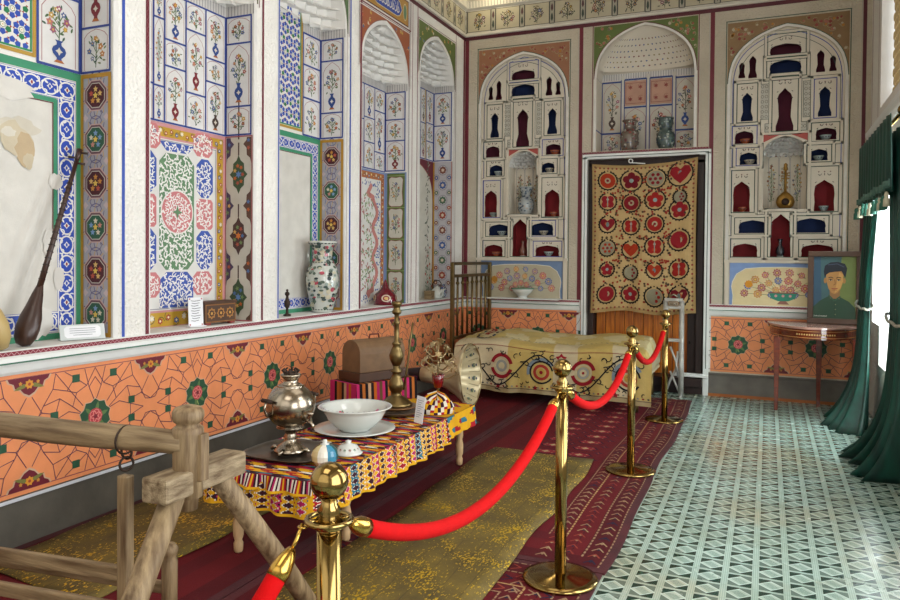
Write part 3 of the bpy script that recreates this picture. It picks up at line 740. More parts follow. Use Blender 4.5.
dado(Paint(fl), YF, YB, 3.08, .8235).build('painted_dado', PM, wall_left)
dado(Paint(fb), XL, -1.99, -2.54, .764).build('painted_dado', PM, wall_back)
dado(Paint(fb), -.605, XR, -.279, .764, z0=.27, z1=.875).build('painted_dado', PM, wall_back)
GBASE = M('grey_limewashed_skirting', '#57534a', .75, var=.35, vs=5, bs=.25, bsc=18)
bp = [(-.01, .256), (.022, .256), (.022, .238), (.012, .232), (.03, .02), (.03, -.01), (-.01, -.01)]
b1 = run_profile(bp, ((XL, YF), (XL, YB)), 'baseboard_left', GBASE); tag(b1, kind='structure')
p = Paint(fleft(XL+.0225)); p.rect(YF, .238, YB-.03, .256, '#cfd3da', 0); p.build('white_bead', PM, b1)
b2 = run_profile(bp, ((XL, YB), (DX0, YB)), 'baseboard_back', GBASE); tag(b2, kind='structure')
b3 = run_profile(bp, ((DX1+.02, YB), (XR, YB)), 'baseboard_right', M('grey_skirting_stone', '#6f6a62', .7, var=.3, vs=7, bs=.3, bsc=20)); tag(b3, kind='structure')
p = Paint(fback(YB-.031)); p.rect(DX1+.02, .0, XR, .032, '#a8602c', 0); p.build('orange_floor_strip', PM, b3)
# ---- cornice with flower cells, fluting and stalactites
CORN = M('cornice_plaster', '#d8d3c6', .7, var=.08, bs=.1)
def cornice(fn, a, b, name, n):
    mb = MB(); q = lambda u, z, o: fn(u, z, o)
    prof = [(0, 4.26), (.03, 4.262), (.03, 4.285), (.006, 4.30), (.006, 4.585), (.05, 4.60), (.06, 4.68), (.09, 4.69)]
    k = len(prof); vs = [q(a, z, o) for o, z in prof]+[q(b, z, o) for o, z in prof]
    mb.add(vs, [(i, k+i, k+i+1, i+1) for i in range(k-1)])
    rows = 5
    m = int((b-a)/.11)
    for r in range(rows):
        z0 = 4.69+r*.055; o0 = .09+r*.075
        for i in range(m):
            u0, u1 = a+(b-a)*(i+(.5 if r % 2 else 0)-.5)/m, a+(b-a)*(i+(.5 if r % 2 else 0)+.5)/m
            u0, u1 = max(a, u0), min(b, u1); um = (u0+u1)/2
            mb.add([q(u0, z0, o0), q(um, z0, o0-.02), q(u1, z0, o0), q(u0, z0+.055, o0+.03), q(um, z0+.058, o0+.0), q(u1, z0+.055, o0+.03)], [(0, 1, 4, 3), (1, 2, 5, 4)])
            mb.add([q(u0, z0+.055, o0+.03), q(u1, z0+.055, o0+.03), q(u1, z0+.055, o0+.075), q(u0, z0+.055, o0+.075)], [(0, 1, 2, 3)])
    o = mb.build(name, CORN); tag(o, kind='structure')
    p = Paint(lambda u, z, h=0: fn(u, z, h+.0065)); L = (b-a)/n
    for i in range(n):
        u = a+L*i
        p.l = 0; p.rect(u+.035, 4.315, u+L-.035, 4.57, '#bdb49a', 0); p.box(u+.035, 4.315, u+L-.035, 4.57, .008, '#6a665c', 1)
        p.l = 1; bouquet(p, u+L/2, 4.335, .19, .21, rng, 9, cols=[['#6a4a62', '#7a4a58', '#48507c', '#8a7a3a', '#8a5a4a'][i % 5], '#5a4a52', '#7a6a40'], dark=True)
        p.l = 0; p.rect(u-.03, 4.31, u+.03, 4.575, '#a9a594', 0); p.box(u-.028, 4.31, u+.028, 4.575, .008, '#3e3a38', 1); p.leaf(u, 4.33, .11, pi/2, .03, '#3f4a40', 2); p.leaf(u, 4.45, .1, pi/2, .03, '#5a3a3c', 2)
    p.build('painted_flower_frieze', PM, o)
    p = Paint(lambda u, z, h=0: fn(u, z, .05+(z-4.60)*.125+h)); n2 = int((b-a)/.04)
    for i in range(n2): u = a+(b-a)*i/n2; p.line([(u, 4.605), (u, 4.675)], .008, '#8a8880', 0)
    p.build('fluting', PM, o)
cornice(fl, YF, YB, 'trim_4', 28); cornice(fb, XL, XR, 'trim_5', 12)
cornice(frame((XR, 0, 0), (0, -1, 0), (0, 0, 1)), -YB, -YF, 'trim_6', 28)
# ================================================================== back wall decoration
rng = random.Random(21)
p = Paint(fb)
for x, w in ((XL+.03, .05), (-2.045, .045), (-.585, .045), (.886, .035)):
    p.rect(x-w/2, ZS if x < -2.1 or x > -.7 else .884, x+w/2, ZR-.02, DR if x < 0 else '#5b2430', 0)
    p.rect(x-w/2-.012, ZS, x-w/2-.006, ZR-.03, '#b5afa4', 0)
for x in (-2.045, -.585): p.rect(x-.0225, .26, x+.0225, ZS, '#dcdcd8', 0)
p.rect(XL, ZR-.022, XR, ZR+.022, '#5b2730', 2)
p.rect(-2.02, 2.715, -.61, 2.748, '#74202f', 1)
for k in range(46): x = -2.02+k*.031; p.line([(x, 2.72), (x+.015, 2.744), (x+.031, 2.72)], .004, '#a98a8c', 2)
for (x0, x1, zs, za, c, top) in ((A0, A1, AS, AZ, '#9a6a4e', 4.075), (B0, B1, BS, BZ, '#5f7038', 4.205), (C0, C1, CS, CZ, '#8c6f4c', 4.075)):
    cx, hw = (x0+x1)/2, (x1-x0)/2; ins = archpts(cx, hw, zs, za); out = archpts(cx, hw+.03, zs, za+.03)
    for a, b, d, e in zip(ins, ins[1:], out, out[1:]): p.poly([a, b, e, d], '#dad7cf', 3)
    zb = BF if x0 == B0 else 1.0
    p.rect(x0-.03, zb, x0, zs, '#dad7cf', 3); p.rect(x1, zb, x1+.03, zs, '#dad7cf', 3)
    dk = '#3f5a4a' if x0 != B0 else '#6b2b38'
    for q in ((x0-.045, zb), (x1+.045, zb)): p.line([q, (q[0], top+.02)], .009, dk, 4)
    p.line([(x0-.05, top+.02), (x1+.05, top+.02)], .009, dk, 4); p.line(out, .008, dk, 4)
    for s in (-1, 1):
        q = [pt for pt in out if (pt[0]-cx)*s >= -.001]
        if s > 0: q = q[::-1]
        E = cx+s*(hw+.033); P = [(E, q[0][1])]+q+[(cx, top), (E, top)]
        if s > 0: P = P[::-1]
        p.poly(P, c, 3)
        for k in range(120):
            x, z = rng.uniform(min(cx, E), max(cx, E)), rng.uniform(zs, top)
            if all(inpoly(x+a, z+b, P) for a, b in ((.03, 0), (-.03, 0), (0, .03), (0, -.03))):
                p.curl(x, z, .03, rng.uniform(0, 6), .005, '#a09470', 4); p.star(x, z, rng.uniform(.012, .022), 6, .6, rng.choice(['#b57a34', '#9a4a42', '#b3a88e', '#a86a5a', '#8a3a36']), 5)
p.build('painted_borders', PM, wall_back)
# ---- the two plaster shelf screens
BUR, NAV, RED = '#5a1830', '#14284e', '#7c1822'
PK_ = [(188, 278, 258, 305, 'wide', BUR, (182, 290, 226, 303)), (188, 278, 312, 362, 'wide', NAV, (180, 292, 305, 368)),
       (98, 118, 320, 372, 'bot', BUR, None), (127, 152, 298, 372, 'bot', BUR, None), (318, 343, 282, 355, 'bot', BUR, None), (354, 374, 300, 352, 'bot', BUR, None),
       (107, 142, 420, 514, 'bot', NAV, (95, 155, 390, 518)), (325, 362, 402, 500, 'bot', NAV, (314, 375, 376, 505)), (208, 258, 405, 548, 'bot', BUR, (197, 270, 366, 548)),
       (90, 145, 546, 588, 'wide', BUR, (82, 155, 530, 592)), (320, 377, 537, 577, 'wide', BUR, (308, 385, 520, 582)),
       (105, 157, 617, 657, 'wide', NAV, (95, 164, 600, 660)), (305, 354, 607, 645, 'wide', NAV, (297, 364, 592, 650)),
       (87, 137, 712, 813, 'arch', RED, (82, 150, 676, 815)), (318, 374, 708, 811, 'arch', RED, (308, 384, 664, 813)),
       (105, 187, 840, 883, 'wide', NAV, (93, 190, 832, 886)), (268, 352, 834, 882, 'wide', NAV, (262, 360, 826, 885)),
       (197, 256, 820, 961, 'arch', RED, (190, 262, 812, 962)),
       (88, 161, 917, 961, 'wide', RED, (82, 170, 902, 962)), (285, 374, 920, 961, 'wide', RED, (278, 384, 904, 962))]
def silh(x0, x1, z0, z1, kind):
    w, h = x1-x0, z1-z0; cx = (x0+x1)/2
    if kind == 'wide': R = [(.5, 0), (.48, .3), (.5, .45), (.47, .72), (.36, .86), (.2, .93), (0, 1)]
    elif kind == 'bot': R = [(.5, 0), (.5, .13), (.42, .22), (.34, .34), (.37, .6), (.42, .78), (.33, .87), (.14, .94), (0, 1)]
    else: R = [(.5, 0), (.47, .3), (.5, .55), (.46, .8), (.36, .86), (.14, .94), (0, 1)]
    L_ = [(cx-u*w, z0+v*h) for u, v in R]; return L_+[(cx+u*w, z0+v*h) for u, v in R[::-1][1:]]
SHELF = {}
def conv(x0, x1, y0, y1, dx, dz, sx):
    z0 = BX(460+(x0+x1)/7.5, y1/3.75)[1]; z1 = BX(460+(x0+x1)/7.5, y0/3.75)[1]
    X = lambda x: -2.763+(x-236)*.00339*sx+dx
    return X(x0), X(x1), z0+dz, z1+dz
def screen(x0, x1, zs, za, dx, dz, sx, key, nx=.185):
    cx = (x0+x1)/2; YS = YB+.045; fn = fback(YS); mb = MB(); holes = []; pock = []
    for a, b, c, d, k, col, fr in PK_:
        q = conv(a, b, c, d, dx, dz, sx); holes.append(silh(*q, k)); pock.append((q, k, col, conv(*fr, dx, dz, sx) if fr else None))
    nz0 = BX(522, (562.5+243)/3.75)[1]+dz; nz1 = BX(522, 560/3.75)[1]+dz
    narch = [(cx-nx, nz0)]+archpts(cx, nx, nz1-.2, nz1-.01, 8)+[(cx+nx, nz0)]; holes.append(narch)
    fx = (x0+.02, x1-.03, 1.005, 1.475)
    outer = [(x0-.01, .99), (x0-.01, zs)]+archpts(cx, (x1-x0)/2+.01, zs, za+.01)+[(x1+.01, zs), (x1+.01, .99)]
    outer = [(x0-.01, 1.49), ]+archpts(cx, (x1-x0)/2+.01, zs, za+.01)+[(x1+.01, 1.49)]
    holed(outer[::-1] if False else outer, holes, fn, mb)
    for h in holes[:-1]: reveal(h, fn, .02, mb, True)
    reveal(narch, fn, .24, mb, True, True)
    c = fback(YS+.24); mb.add([c(x, y) for x, y in narch], [tuple(range(len(narch)))])
    # raised plaster frames stepping out round each pocket
    def ring(r0, r1, t, b):
        X0, X1, Z0, Z1 = r0; w = b
        for c_, d_ in ((((X0+X1)/2, Z1-w/2), (X1-X0, w)), (((X0+X1)/2, Z0+w/2), (X1-X0, w)), ((X0+w/2, (Z0+Z1)/2), (w, Z1-Z0)), ((X1-w/2, (Z0+Z1)/2), (w, Z1-Z0))):
            mb.box((c_[0], YS-t/2, c_[1]), (d_[0], t, d_[1]))
    for q, k, col, f in pock:
        if f: ring((f[0]-.03, f[1]+.03, f[2]-.03, f[3]+.03), None, .007+.0007*(pock.index((q, k, col, f)) % 7), .020)
    ring((cx-nx-.035, cx+nx+.035, nz0-.02, nz1+.03), None, .017, .02)
    o = mb.build('plaster_shelf_screen', PLASTER_W, wall_back)
    mb = {}
    for q, k, col, f in pock:
        m = mb.setdefault(col, MB()); X0, X1, Z0, Z1 = q; e = .015; D = .20
        vs = [fn(X0-e, Z0, -.02), fn(X1+e, Z0, -.02), fn(X1+e, Z1+e, -.02), fn(X0-e, Z1+e, -.02), fn(X0-e, Z0, -D), fn(X1+e, Z0, -D), fn(X1+e, Z1+e, -D), fn(X0-e, Z1+e, -D)]
        m.add(vs, [(4, 5, 6, 7), (0, 1, 5, 4), (1, 2, 6, 5), (2, 3, 7, 6), (3, 0, 4, 7)])
    for col, m in mb.items(): m.build({BUR: 'burgundy_pockets', NAV: 'navy_pockets', RED: 'red_pockets'}[col], M('pocket_'+col[1:], {BUR: '#5e1a34', NAV: '#142c5c', RED: '#86161f'}[col], .8, var=.2), wall_back)
    p = Paint(fn)
    for q, k, col, f in pock:
        h = silh(*q, k); p.l = 2
        mx = (q[0]+q[1])/2
        if f:
            p.box(f[0], f[2], f[1], f[3], .0085, rng.choice(['#2f4a3c', '#2f4a3c', '#33429a']), 1)
            p.box(f[0]-.034, f[2]-.034, f[1]+.034, f[3]+.034, .006, '#4a5a55', 1)
            gap = f[3]-q[3]
            if gap > .05:
                for s in (-1, 0, 1):
                    p.leaf(mx+s*.04, q[3]+gap*.3, .03, pi/2+s*-.9, .010, '#5d5d56', 2); p.leaf(mx+s*.04, q[3]+gap*.3, .03, pi/2+s*.5, .008, '#5d5d56', 3); p.star(mx+s*.055, q[3]+gap*.6, .010, 4, .5, '#7a5a56', 3)
            for s in (-1, 1):
                for t in (.9, .75): p.leaf(mx+s*(q[1]-q[0])*.47, q[2]+(q[3]-q[2])*t, .025, pi/2+s*.9, .009, '#5a5a58', 2)
    for s in (-1, 1):   # little roundel strips beside the centre pocket
        for (u, w, a, b) in ((.212*1.0, .045, 388, 505), (.2, .033, 520, 548)):
            X0, X1 = cx+s*u-w, cx+s*u+w; z0, z1 = BX(522, b/3.75)[1]+dz, BX(522, a/3.75)[1]+dz
            if a > 500: X0, X1 = cx+s*.17-w, cx+s*.17+w
            p.rect(X0, z0, X1, z1, '#bdb9ac', 1); p.box(X0, z0, X1, z1, .005, '#3d5148', 2); m = max(1, int((z1-z0)/.05))
            for k in range(m):
                for t in (-1, 1): p.ring((X0+X1)/2+t*w*.45, z0+(z1-z0)*(k+.5)/m, .016, .018, .005, '#7a776c', 9, 3)
        z1 = nz1+.02; P = [(cx+s*.02, z1), (cx+s*nx, z1), (cx+s*nx, z1-.09)]
        p.poly(P if s > 0 else P[::-1], '#b0524a', 1)
    a = archpts(cx, (x1-x0)/2-.025, zs, za-.03); p.line([(x0+.025, 1.5)]+a+[(x1-.025, 1.5)], .008, '#3d4e9a', 1)
    a = archpts(cx, (x1-x0)/2-.075, zs, za-.085); p.line(a[3:-3], .006, '#4a5a55', 1)
    p.build('painted_outlines', PM, wall_back)
    p = Paint(fback(YS+.239))   # small painted arch
    zz = nz1-nz0
    for s in (-1, 0, 1):
        p.l = 1; bouquet(p, cx+s*nx*.6, nz0+.05, .11, zz*.62, rng, 14, cols=['#8a4a3c', '#b0803a', '#4a5a80', '#7a3a3c'])
        p.line([(cx+s*.11-.05, nz0+.02)]+[(cx+s*.11+.05*cos(t), nz0+zz*.72+.05*sin(t)) for t in (pi, 2.4, 1.57, .7, 0)]+[(cx+s*.11+.05, nz0+.02)], .004, '#8a8a90', 0)
    for j in range(3):
        for k in range(7): p.leaf(cx-.15+.05*k+(j % 2)*.02, nz1-.10-.05*j, .028, .2, .012, rng.choice(['#3a4a7a', '#5a5a60', '#8a4a48']), 1)
    p.build('painted_small_arch', PM, wall_back)
    vault(fn, cx, nx, nz1-.2, nz1-.01, nz1-.2, .22, wall_back, 5, 7)
    # flower painting under the screen, its own plaster frame
    mb = MB(); yy = YB+.02
    mb.box((cx, YB, 1.4875), (x1-x0+.08, .06, .03)); mb.box((x0-.01, YB-.004, 1.24), (.04, .03, .5)); mb.box((x1+.01, YB-.004, 1.24), (.04, .03, .5))
    mb.build('plaster_frame', PLASTER_W, wall_back)
    SHELF[key] = (pock, (cx, nz0), YS)
    return cx, x0, x1
a = screen(A0, A1, AS, AZ, 0, 0, .99, 'A'); c = screen(C0, C1, CS, CZ, 2.923, .015, 1.02, 'C', .215)
for (cx, x0, x1), gr, cr, bowl in ((a, '#b5ad94', '#6f86a8', None), (c, '#e0cf9f', '#7f9ccc', 1)):
    p = Paint(fb, base=.003); x0 += .02; x1 -= .02; z0, z1 = 1.012, 1.468
    p.rect(x0, z0, x1, z1, cr, 0)
    P = [(x0+.03, z0), (x0+.035, z0+.1), (x0+.02, z0+.2), (x0+.03, z1-.2), (x0+.07, z1-.12), (x0+.16, z1-.06), (x0+.32, z1-.045), (cx, z1-.04)]
    P = P+[(2*cx-u, v) for u, v in P[::-1][1:]]; p.poly(P, gr, 1); p.line(P, .006, '#e6e2d4', 2); p.l = 2
    pts = []
    for r in range(3):
        m = (5, 8, 10)[r]
        for k in range(m):
            t = pi*(k+.5)/m; pts.append((cx+(.12+.135*r)*cos(t), 1.10+(.10+.085*r)*sin(t)))
    for x, z in pts:
        p.line([(cx, 1.12), (x, z)], .004, '#6a7a58', 2)
        for q in range(3): a_ = rng.uniform(0, 6); p.leaf(x, z, .05, a_, .014, rng.choice(['#6f8060', '#8a8a6a']), 3)
    for x, z in pts:
        cc = rng.choice(['#c25a50', '#5a6ea8', '#a84a48', '#8c6a80', '#c8862f', '#b8645a', '#4f66a0']); r = rng.uniform(.036, .05)
        p.star(x, z, r, 9, .72, cc, 4, rng.uniform(0, 1)); p.ring(x, z, r*.6, r*.6, .005, '#d8c8b8', 8, 5); p.ell(x, z, r*.25, r*.25, '#e0c070', 6, 6)
    p.star(cx-.34, 1.24, .045, 10, .8, '#d8901c' if bowl else '#b07a2a', 7)
    if bowl:
        p.poly([(cx-.14, 1.155), (cx-.11, 1.09), (cx-.05, 1.065), (cx+.05, 1.065), (cx+.11, 1.09), (cx+.14, 1.155)], '#2f8a72', 8); p.line([(cx-.14, 1.152), (cx+.14, 1.152)], .01, '#8a4a40', 9)
        for k in (-1, 0, 1): p.star(cx+k*.07, 1.12, .017, 6, .7, '#d8a0a0', 9)
        p.poly([(cx-.06, 1.03), (cx+.06, 1.03), (cx+.03, 1.065), (cx-.03, 1.065)], '#9a6a5a', 8)
    p.build('flower_vase_painting', PM, wall_back)
# ---- niche B interior
p = Paint(fback(YB+.32)); z = BF
cells(p, [B0+.0, B0+.25, B0+.545, B0+.84, B1], [[z, z+.25, z+.86], [z, z+.55, z+.88], [z, z+.55, z+.88], [z, z+.25, z+.86]], rng, .02, '#2e4484', '#c4bfb2', True)
for k in (0, 1):
    x0, x1 = B0+.25+.295*k, B0+.545+.295*k; p.rect(x0+.015, z+.57, x1-.015, z+.86, '#b98f7a', 12)
    p.box(x0+.035, z+.595, x1-.035, z+.835, .006, '#8a5a50', 13)
    for i in (0, 1):
        for j in (0, 1): p.star(x0+.09+.115*i, z+.645+.14*j, .028, 6, .5, '#8c3f3a', 13); p.curl(x0+.09+.115*i, z+.645+.14*j, .045, 1, .005, '#9c6a5a', 13)
    p.line([((x0+x1)/2, z), ((x0+x1)/2, z)], .01, '#2e4484', 12)
for x in (B0+.25, B0+.545, B0+.84): p.rect(x-.02, z, x+.02, z+.93, '#c9c5ba', 13); p.rect(x-.024, z, x-.014, z+.88, '#2e4484', 14); p.rect(x+.014, z, x+.024, z+.88, '#2e4484', 14)
p.l = 0; flutes(p, B0, B1, z+.88)
for k in (0, 1):
    cx = B0+.3975+.295*k; a = archpts(cx, .13, z+1.1, z+1.2, 10); p.line(a, .005, '#8a8580', 12)
for j in range(5):
    m = 9+j*2
    for k in range(m): t = pi*(k+.5)/m; r = .12+.085*j; p.leaf((B0+B1)/2+r*cos(t)*1.05, z+1.12+r*.75*sin(t), .03, t, .016, rng.choice(['#4a5a8c', '#7a3a40', '#5a5a60', '#8a7a50']), 12)
p.build('cell_painting', PM, wall_back)
p = Paint(frame((B0, YB+.32, 0), (0, -1, 0), (0, 0, 1)))
p = Paint(lambda u, v, h=0: Vector((B0+h, YB+u, v)))
for zz in (z+.25, z+.86): p.rect(0, zz-.007, .32, zz+.007, '#34468e', 0)
p.build('blue_line', PM, wall_back)
def bvault():
    mb = MB(); cx, hw = (B0+B1)/2, (B1-B0)/2; D = .31; zb = z+.97; nu, nv = 18, 8
    def f(i, j):
        zz_ = zb+(BZ-.01-zb)*j; w = archw(zz_, hw, BS, BZ)*.995; ph = pi*i; q = max(0, 1-j**2.2)
        return fb(cx-w*cos(ph), zz_, -max(.003, D*q*sin(ph)**.4))
    mb.grid(f, nu, nv); mb.build('shallow_vault', PLASTER_W, wall_back)
    p = Paint(lambda u, v, h=0: Vector(f(u, v))+Vector((0, -.004-h, 0)))
    for j in range(1, 7):
        for i in range(2, 24): p.leaf(i/25+(j % 2)*.02, j/8, .016, 0, .04, rng.choice(['#4a5a8c', '#7a3a40', '#6a6a70', '#8a7a50']), 0)
    p.build('painted_leaf_dots', PM, wall_back)
bvault()
# ---- doorway: white surround, dark jambs, warm wooden door (behind the hanging)
mb = MB()
for (x, w) in ((DX0-.03, .06), (DX1+.03, .06)): mb.box((x, YB-.01, 1.34), (w, .05, 2.70))
mb.box(((DX0+DX1)/2, YB-.01, DZ+.03), (DX1-DX0+.12, .05, .06))
o = mb.build('trim_7', WHT, bevel=.006); tag(o, kind='structure')
p = Paint(fback(YB-.0355)); p.line([(DX0-.03, .3), (DX0-.03, DZ+.03), (DX1+.03, DZ+.03), (DX1+.03, .3)], .008, '#2f4a42', 0); p.build('green_line', PM, o)
DW = M('dark_stained_jamb', '#2e1a17', .5, var=.4, scale=(8, 8, 1), vs=4)
mb = MB()
for x in (DX0+.035, DX1-.05): mb.box((x, YB+.12, 1.31), (.07, .16, 2.62))
mb.box((DX1-.135, YB+.17, 1.31), (.10, .06, 2.6)); mb.box(((DX0+DX1)/2, YB+.12, DZ-.04), (DX1-DX0, .16, .08)); mb.box(((DX0+DX1)/2, YB+.05, .14), (DX1-DX0-.01, .3, .09)); mb.box(((DX0+DX1)/2, YB+.26, 1.3), (DX1-DX0+.1, .03, 2.8)); mb.box(((DX0+DX1)/2, YB+.10, .055), (DX1-DX0-.01, .24, .10))  # rear panel and low box added to block outside light leaks
door = mb.build('door_1', DW, bevel=.004); tag(door, kind='structure')
WOOD_O = M('honey_varnished_pine', '#d97f22', .35, var=.35, scale=(14, 14, 1.2), vs=3, col2='#a4500f', coat=.3)
mb = MB()
x = DX0+.08; k = 0
while x < DX1-.2: mb.box((x+.055, YB+.20, 1.32), (.104, .03, 2.4)); x += .11
mb.build('plank_leaf', WOOD_O, door, bevel=.004)
mb = MB(); mb.box((DX1-.155, YB+.16, .55), (.035, .03, .22)); mb.box((DX1-.155, YB+.15, .56), (.02, .04, .03)); mb.build('iron_latch', M('black_iron', '#15120f', .5, .8), door)
mb = MB(); mb.box((-.76, YB-.02, .215), (.36, .12, .03)); o = mb.build('door_step', WHT, door, bevel=.004)
# ================================================================== right wall
mb = MB()
for y0, y1, z0, z1 in WIN[:3]:
    m_ = MB(); xx = XR+.16
    for y in (y0+.03, y1-.03, (y0*.42+y1*.58), ): m_.box((xx, y, (z0+z1)/2), (.06, .06, z1-z0-.002))
    for z in (z0+.03, z1-.03, z0+(z1-z0)*.68): m_.box((xx, (y0+y1)/2, z), (.05, y1-y0-.002, .06))
    w = m_.build('window_%d' % (WIN.index((y0, y1, z0, z1))+1), M('golden_window_wood', '#c98a35', .45, var=.3, scale=(2, 12, 12)), bevel=.004); tag(w, kind='structure')
    g = MB(); g.box((xx, (y0+y1)/2, (z0+z1)/2), (.006, y1-y0-.06, z1-z0-.06))
    gm, nt, b = newmat('window_glass') if 'window_glass' not in bpy.data.materials else (bpy.data.materials['window_glass'], None, None)
    if nt:
        nt.nodes.remove(b); tr = nt.nodes.new('ShaderNodeBsdfTransparent'); gl = nt.nodes.new('ShaderNodeBsdfGlossy'); gl.inputs['Roughness'].default_value = .03
        mx = nt.nodes.new('ShaderNodeMixShader'); mx.inputs[0].default_value = .07
        nt.links.new(tr.outputs[0], mx.inputs[1]); nt.links.new(gl.outputs[0], mx.inputs[2]); nt.links.new(mx.outputs[0], nt.nodes['Material Output'].inputs[0])
    g.build('pane', gm, w)
# pierced plaster lattice in the high window
for n_, (y0, y1, z0, z1) in enumerate(WIN[3:]):
    m_ = MB(); x = XR+.10; s = .085
    ny, nz = int((y1-y0)/s), int((z1-z0)/s)
    for i in range(ny):
        for j in range(nz):
            y, z = y0+s*(i+.5+(.5 if j % 2 else 0)), z0+s*(j+.5)
            if y+s*.4 < y1: m_.torus((0, 0, 0), s*.42, s*.13, Matrix.Translation((x, y, z)) @ Matrix.Rotation(pi/2, 4, 'Y'), 6, 4)
    w = m_.build('window_%d' % (n_+4), M('carved_alabaster', '#d8c08c', .6)); tag(w, kind='structure')
t = run_profile([(-.005, 2.66), (.03, 2.67), (.05, 2.70), (.03, 2.73), (.045, 2.76), (.045, 2.80), (-.005, 2.82)], ((XR, YB), (XR, YF)), 'trim_8', WHT); tag(t, kind='structure')
p = Paint(fr_)
p.rect(-YB+.0, 2.84, -YF, 2.86, '#6b2b38', 0); p.rect(-YB+.07, .3, -YB+.10, 4.2, '#8a5a50', 0)
for y in (6.72, 8.1): p.rect(-y-.01, 2.87, -y+.01, 4.2, '#6b2b38', 0)
p.rect(-YB, ZR-.022, -YF, ZR+.022, '#5b2730', 2); p.build('painted_lines', PM, wall_right)
# ================================================================== FURNITURE AND LOOSE THINGS
rng = random.Random(5)
BRASS = M('polished_brass', '#a58c56', .12, 1, var=.2, col2='#7c6436', vs=4)
BRASS2 = M('brass_rope_fitting', '#c09a4a', .2, 1)
OLDB = M('old_dull_brass', '#7d6a45', .35, 1, var=.35, vs=12)
SILV = M('tarnished_nickel', '#b5aa98', .22, 1, var=.25, vs=9, col2='#84796a')
WOODG = M('weathered_poplar_wood', '#9a8462', .6, var=.4, scale=(1.2, 14, 14), vs=3, bs=.3, bsc=14, col2='#5d472c')
WOODV = M('weathered_poplar_upright', '#a18a66', .6, var=.4, scale=(14, 14, 1.5), vs=3, bs=.3, bsc=14, col2='#5a4329')
WOODY = M('aged_crossbar_wood', '#9c8a6c', .65, scale=(16, 4, 16), vs=3, bs=.35, bsc=12, col2='#5f4a30')
# ---- rope barrier -------------------------------------------------
def stanchion():
    t = thing('rope_stanchion', 'nearest brass stanchion, cut by the bottom edge of the view', 'stanchion', (-.90, 1.42, .0142), group='brass rope stanchions')
    b = MB(); b.lathe([(.172, 0), (.174, .006), (.170, .014), (.14, .019), (.055, .026), (.032, .034)], 48); b.build('base', BRASS, t)
    b = MB(); b.lathe([(.0275, .03), (.0275, .885)], 32); b.build('pole', BRASS, t)
    b = MB(); b.lathe([(.030, .872), (.036, .878), (.036, .888), (.022, .905), (.028, .915), (.018, .93), (.018, .94)], 32)
    b.torus((0, 0, .893), .050, .0065, n=32); 
    for k in range(4):
        a = pi/4+k*pi/2; b.tube([(.03*cos(a), .03*sin(a), .893), (.048*cos(a), .048*sin(a), .893)], .006, 6)
    b.build('collar', BRASS, t)
    b = MB(); b.lathe([(.018, .935)]+[(.043*sin(pi*k/16), .980-.043*cos(pi*k/16)) for k in range(2, 17)], 36); b.build('ball_top', BRASS, t)
    return t
st = stanchion()
SP = [(-.90, 1.42), (-.862, 3.34), (-.862, 5.26), (-.855, 7.06)]
for k, lb in ((1, 'second brass stanchion from the viewer, standing on the fringe of the gold runner'), (2, 'third brass stanchion, on the red rug in front of the embroidered bed'), (3, 'farthest brass stanchion, beside the white stand near the door')):
    dup(st, (SP[k][0], SP[k][1], .0142), .3*k, lb)
VEL = M('scarlet_velvet', '#bb0205', .85, var=.12, vs=30, spec=.15, bs=.1, bsc=200)
def rope(p0, p1, sag, label, r=.0225):
    t = thing('velvet_rope', label, 'rope', p0, group='red barrier ropes'); p0, p1 = Vector(p0), Vector(p1)
    n = 30; pts = []
    for i in range(n+1): s = i/n; q = p0.lerp(p1, s)-p0; q.z -= 4*sag*s*(1-s); pts.append(q)
    L_ = [0]
    for a, b_ in zip(pts, pts[1:]): L_.append(L_[-1]+(b_-a).length)
    def at(d):
        for i in range(n):
            if L_[i+1] >= d: f = (d-L_[i])/(L_[i+1]-L_[i]); return pts[i].lerp(pts[i+1], f)
        return pts[-1]
    T = L_[-1]; b = MB(); b.tube([at(.10+(T-.20)*i/36) for i in range(37)], r, 16); b.build('velvet_cord', VEL, t)
    for e, f in ((0, 1), (T, -1)):
        b = MB(); b.tube([at(e+f*d) for d in (.045, .055, .075, .095, .115)], [.008, .014, .021, .0245, .024], 16); b.build('end_cap', BRASS2, t)
        a, c = at(e), at(e+f*.05); b = MB(); b.tube([a+Vector((0, 0, .012)), a.lerp(c, .5)+Vector((0, 0, .0)), c], .0045, 8); b.torus((a.x, a.y, a.z+.004), .009, .003, n=12, m=6); b.build('snap_hook', BRASS2, t)
def att(k, q, s=.054): 
    x, y = SP[k]; d = Vector((q[0]-x, q[1]-y, 0)).normalized(); return (x+d.x*s, y+d.y*s, .888)
rope(att(0, SP[1]), att(1, SP[0]), .235, 'long red rope swinging between the two nearest stanchions')
rope(att(1, SP[2]), att(2, SP[1]), .21, 'red rope hanging between the second and third stanchions, in front of the bed')
rope(att(2, SP[3]), att(3, SP[2]), .21, 'farthest red rope, between the last two stanchions')
rope((SP[0][0]-.052, SP[0][1]-.028, .888), (-1.28, .05, .89), .42, 'red rope dropping out of view at the lower left of the nearest stanchion')
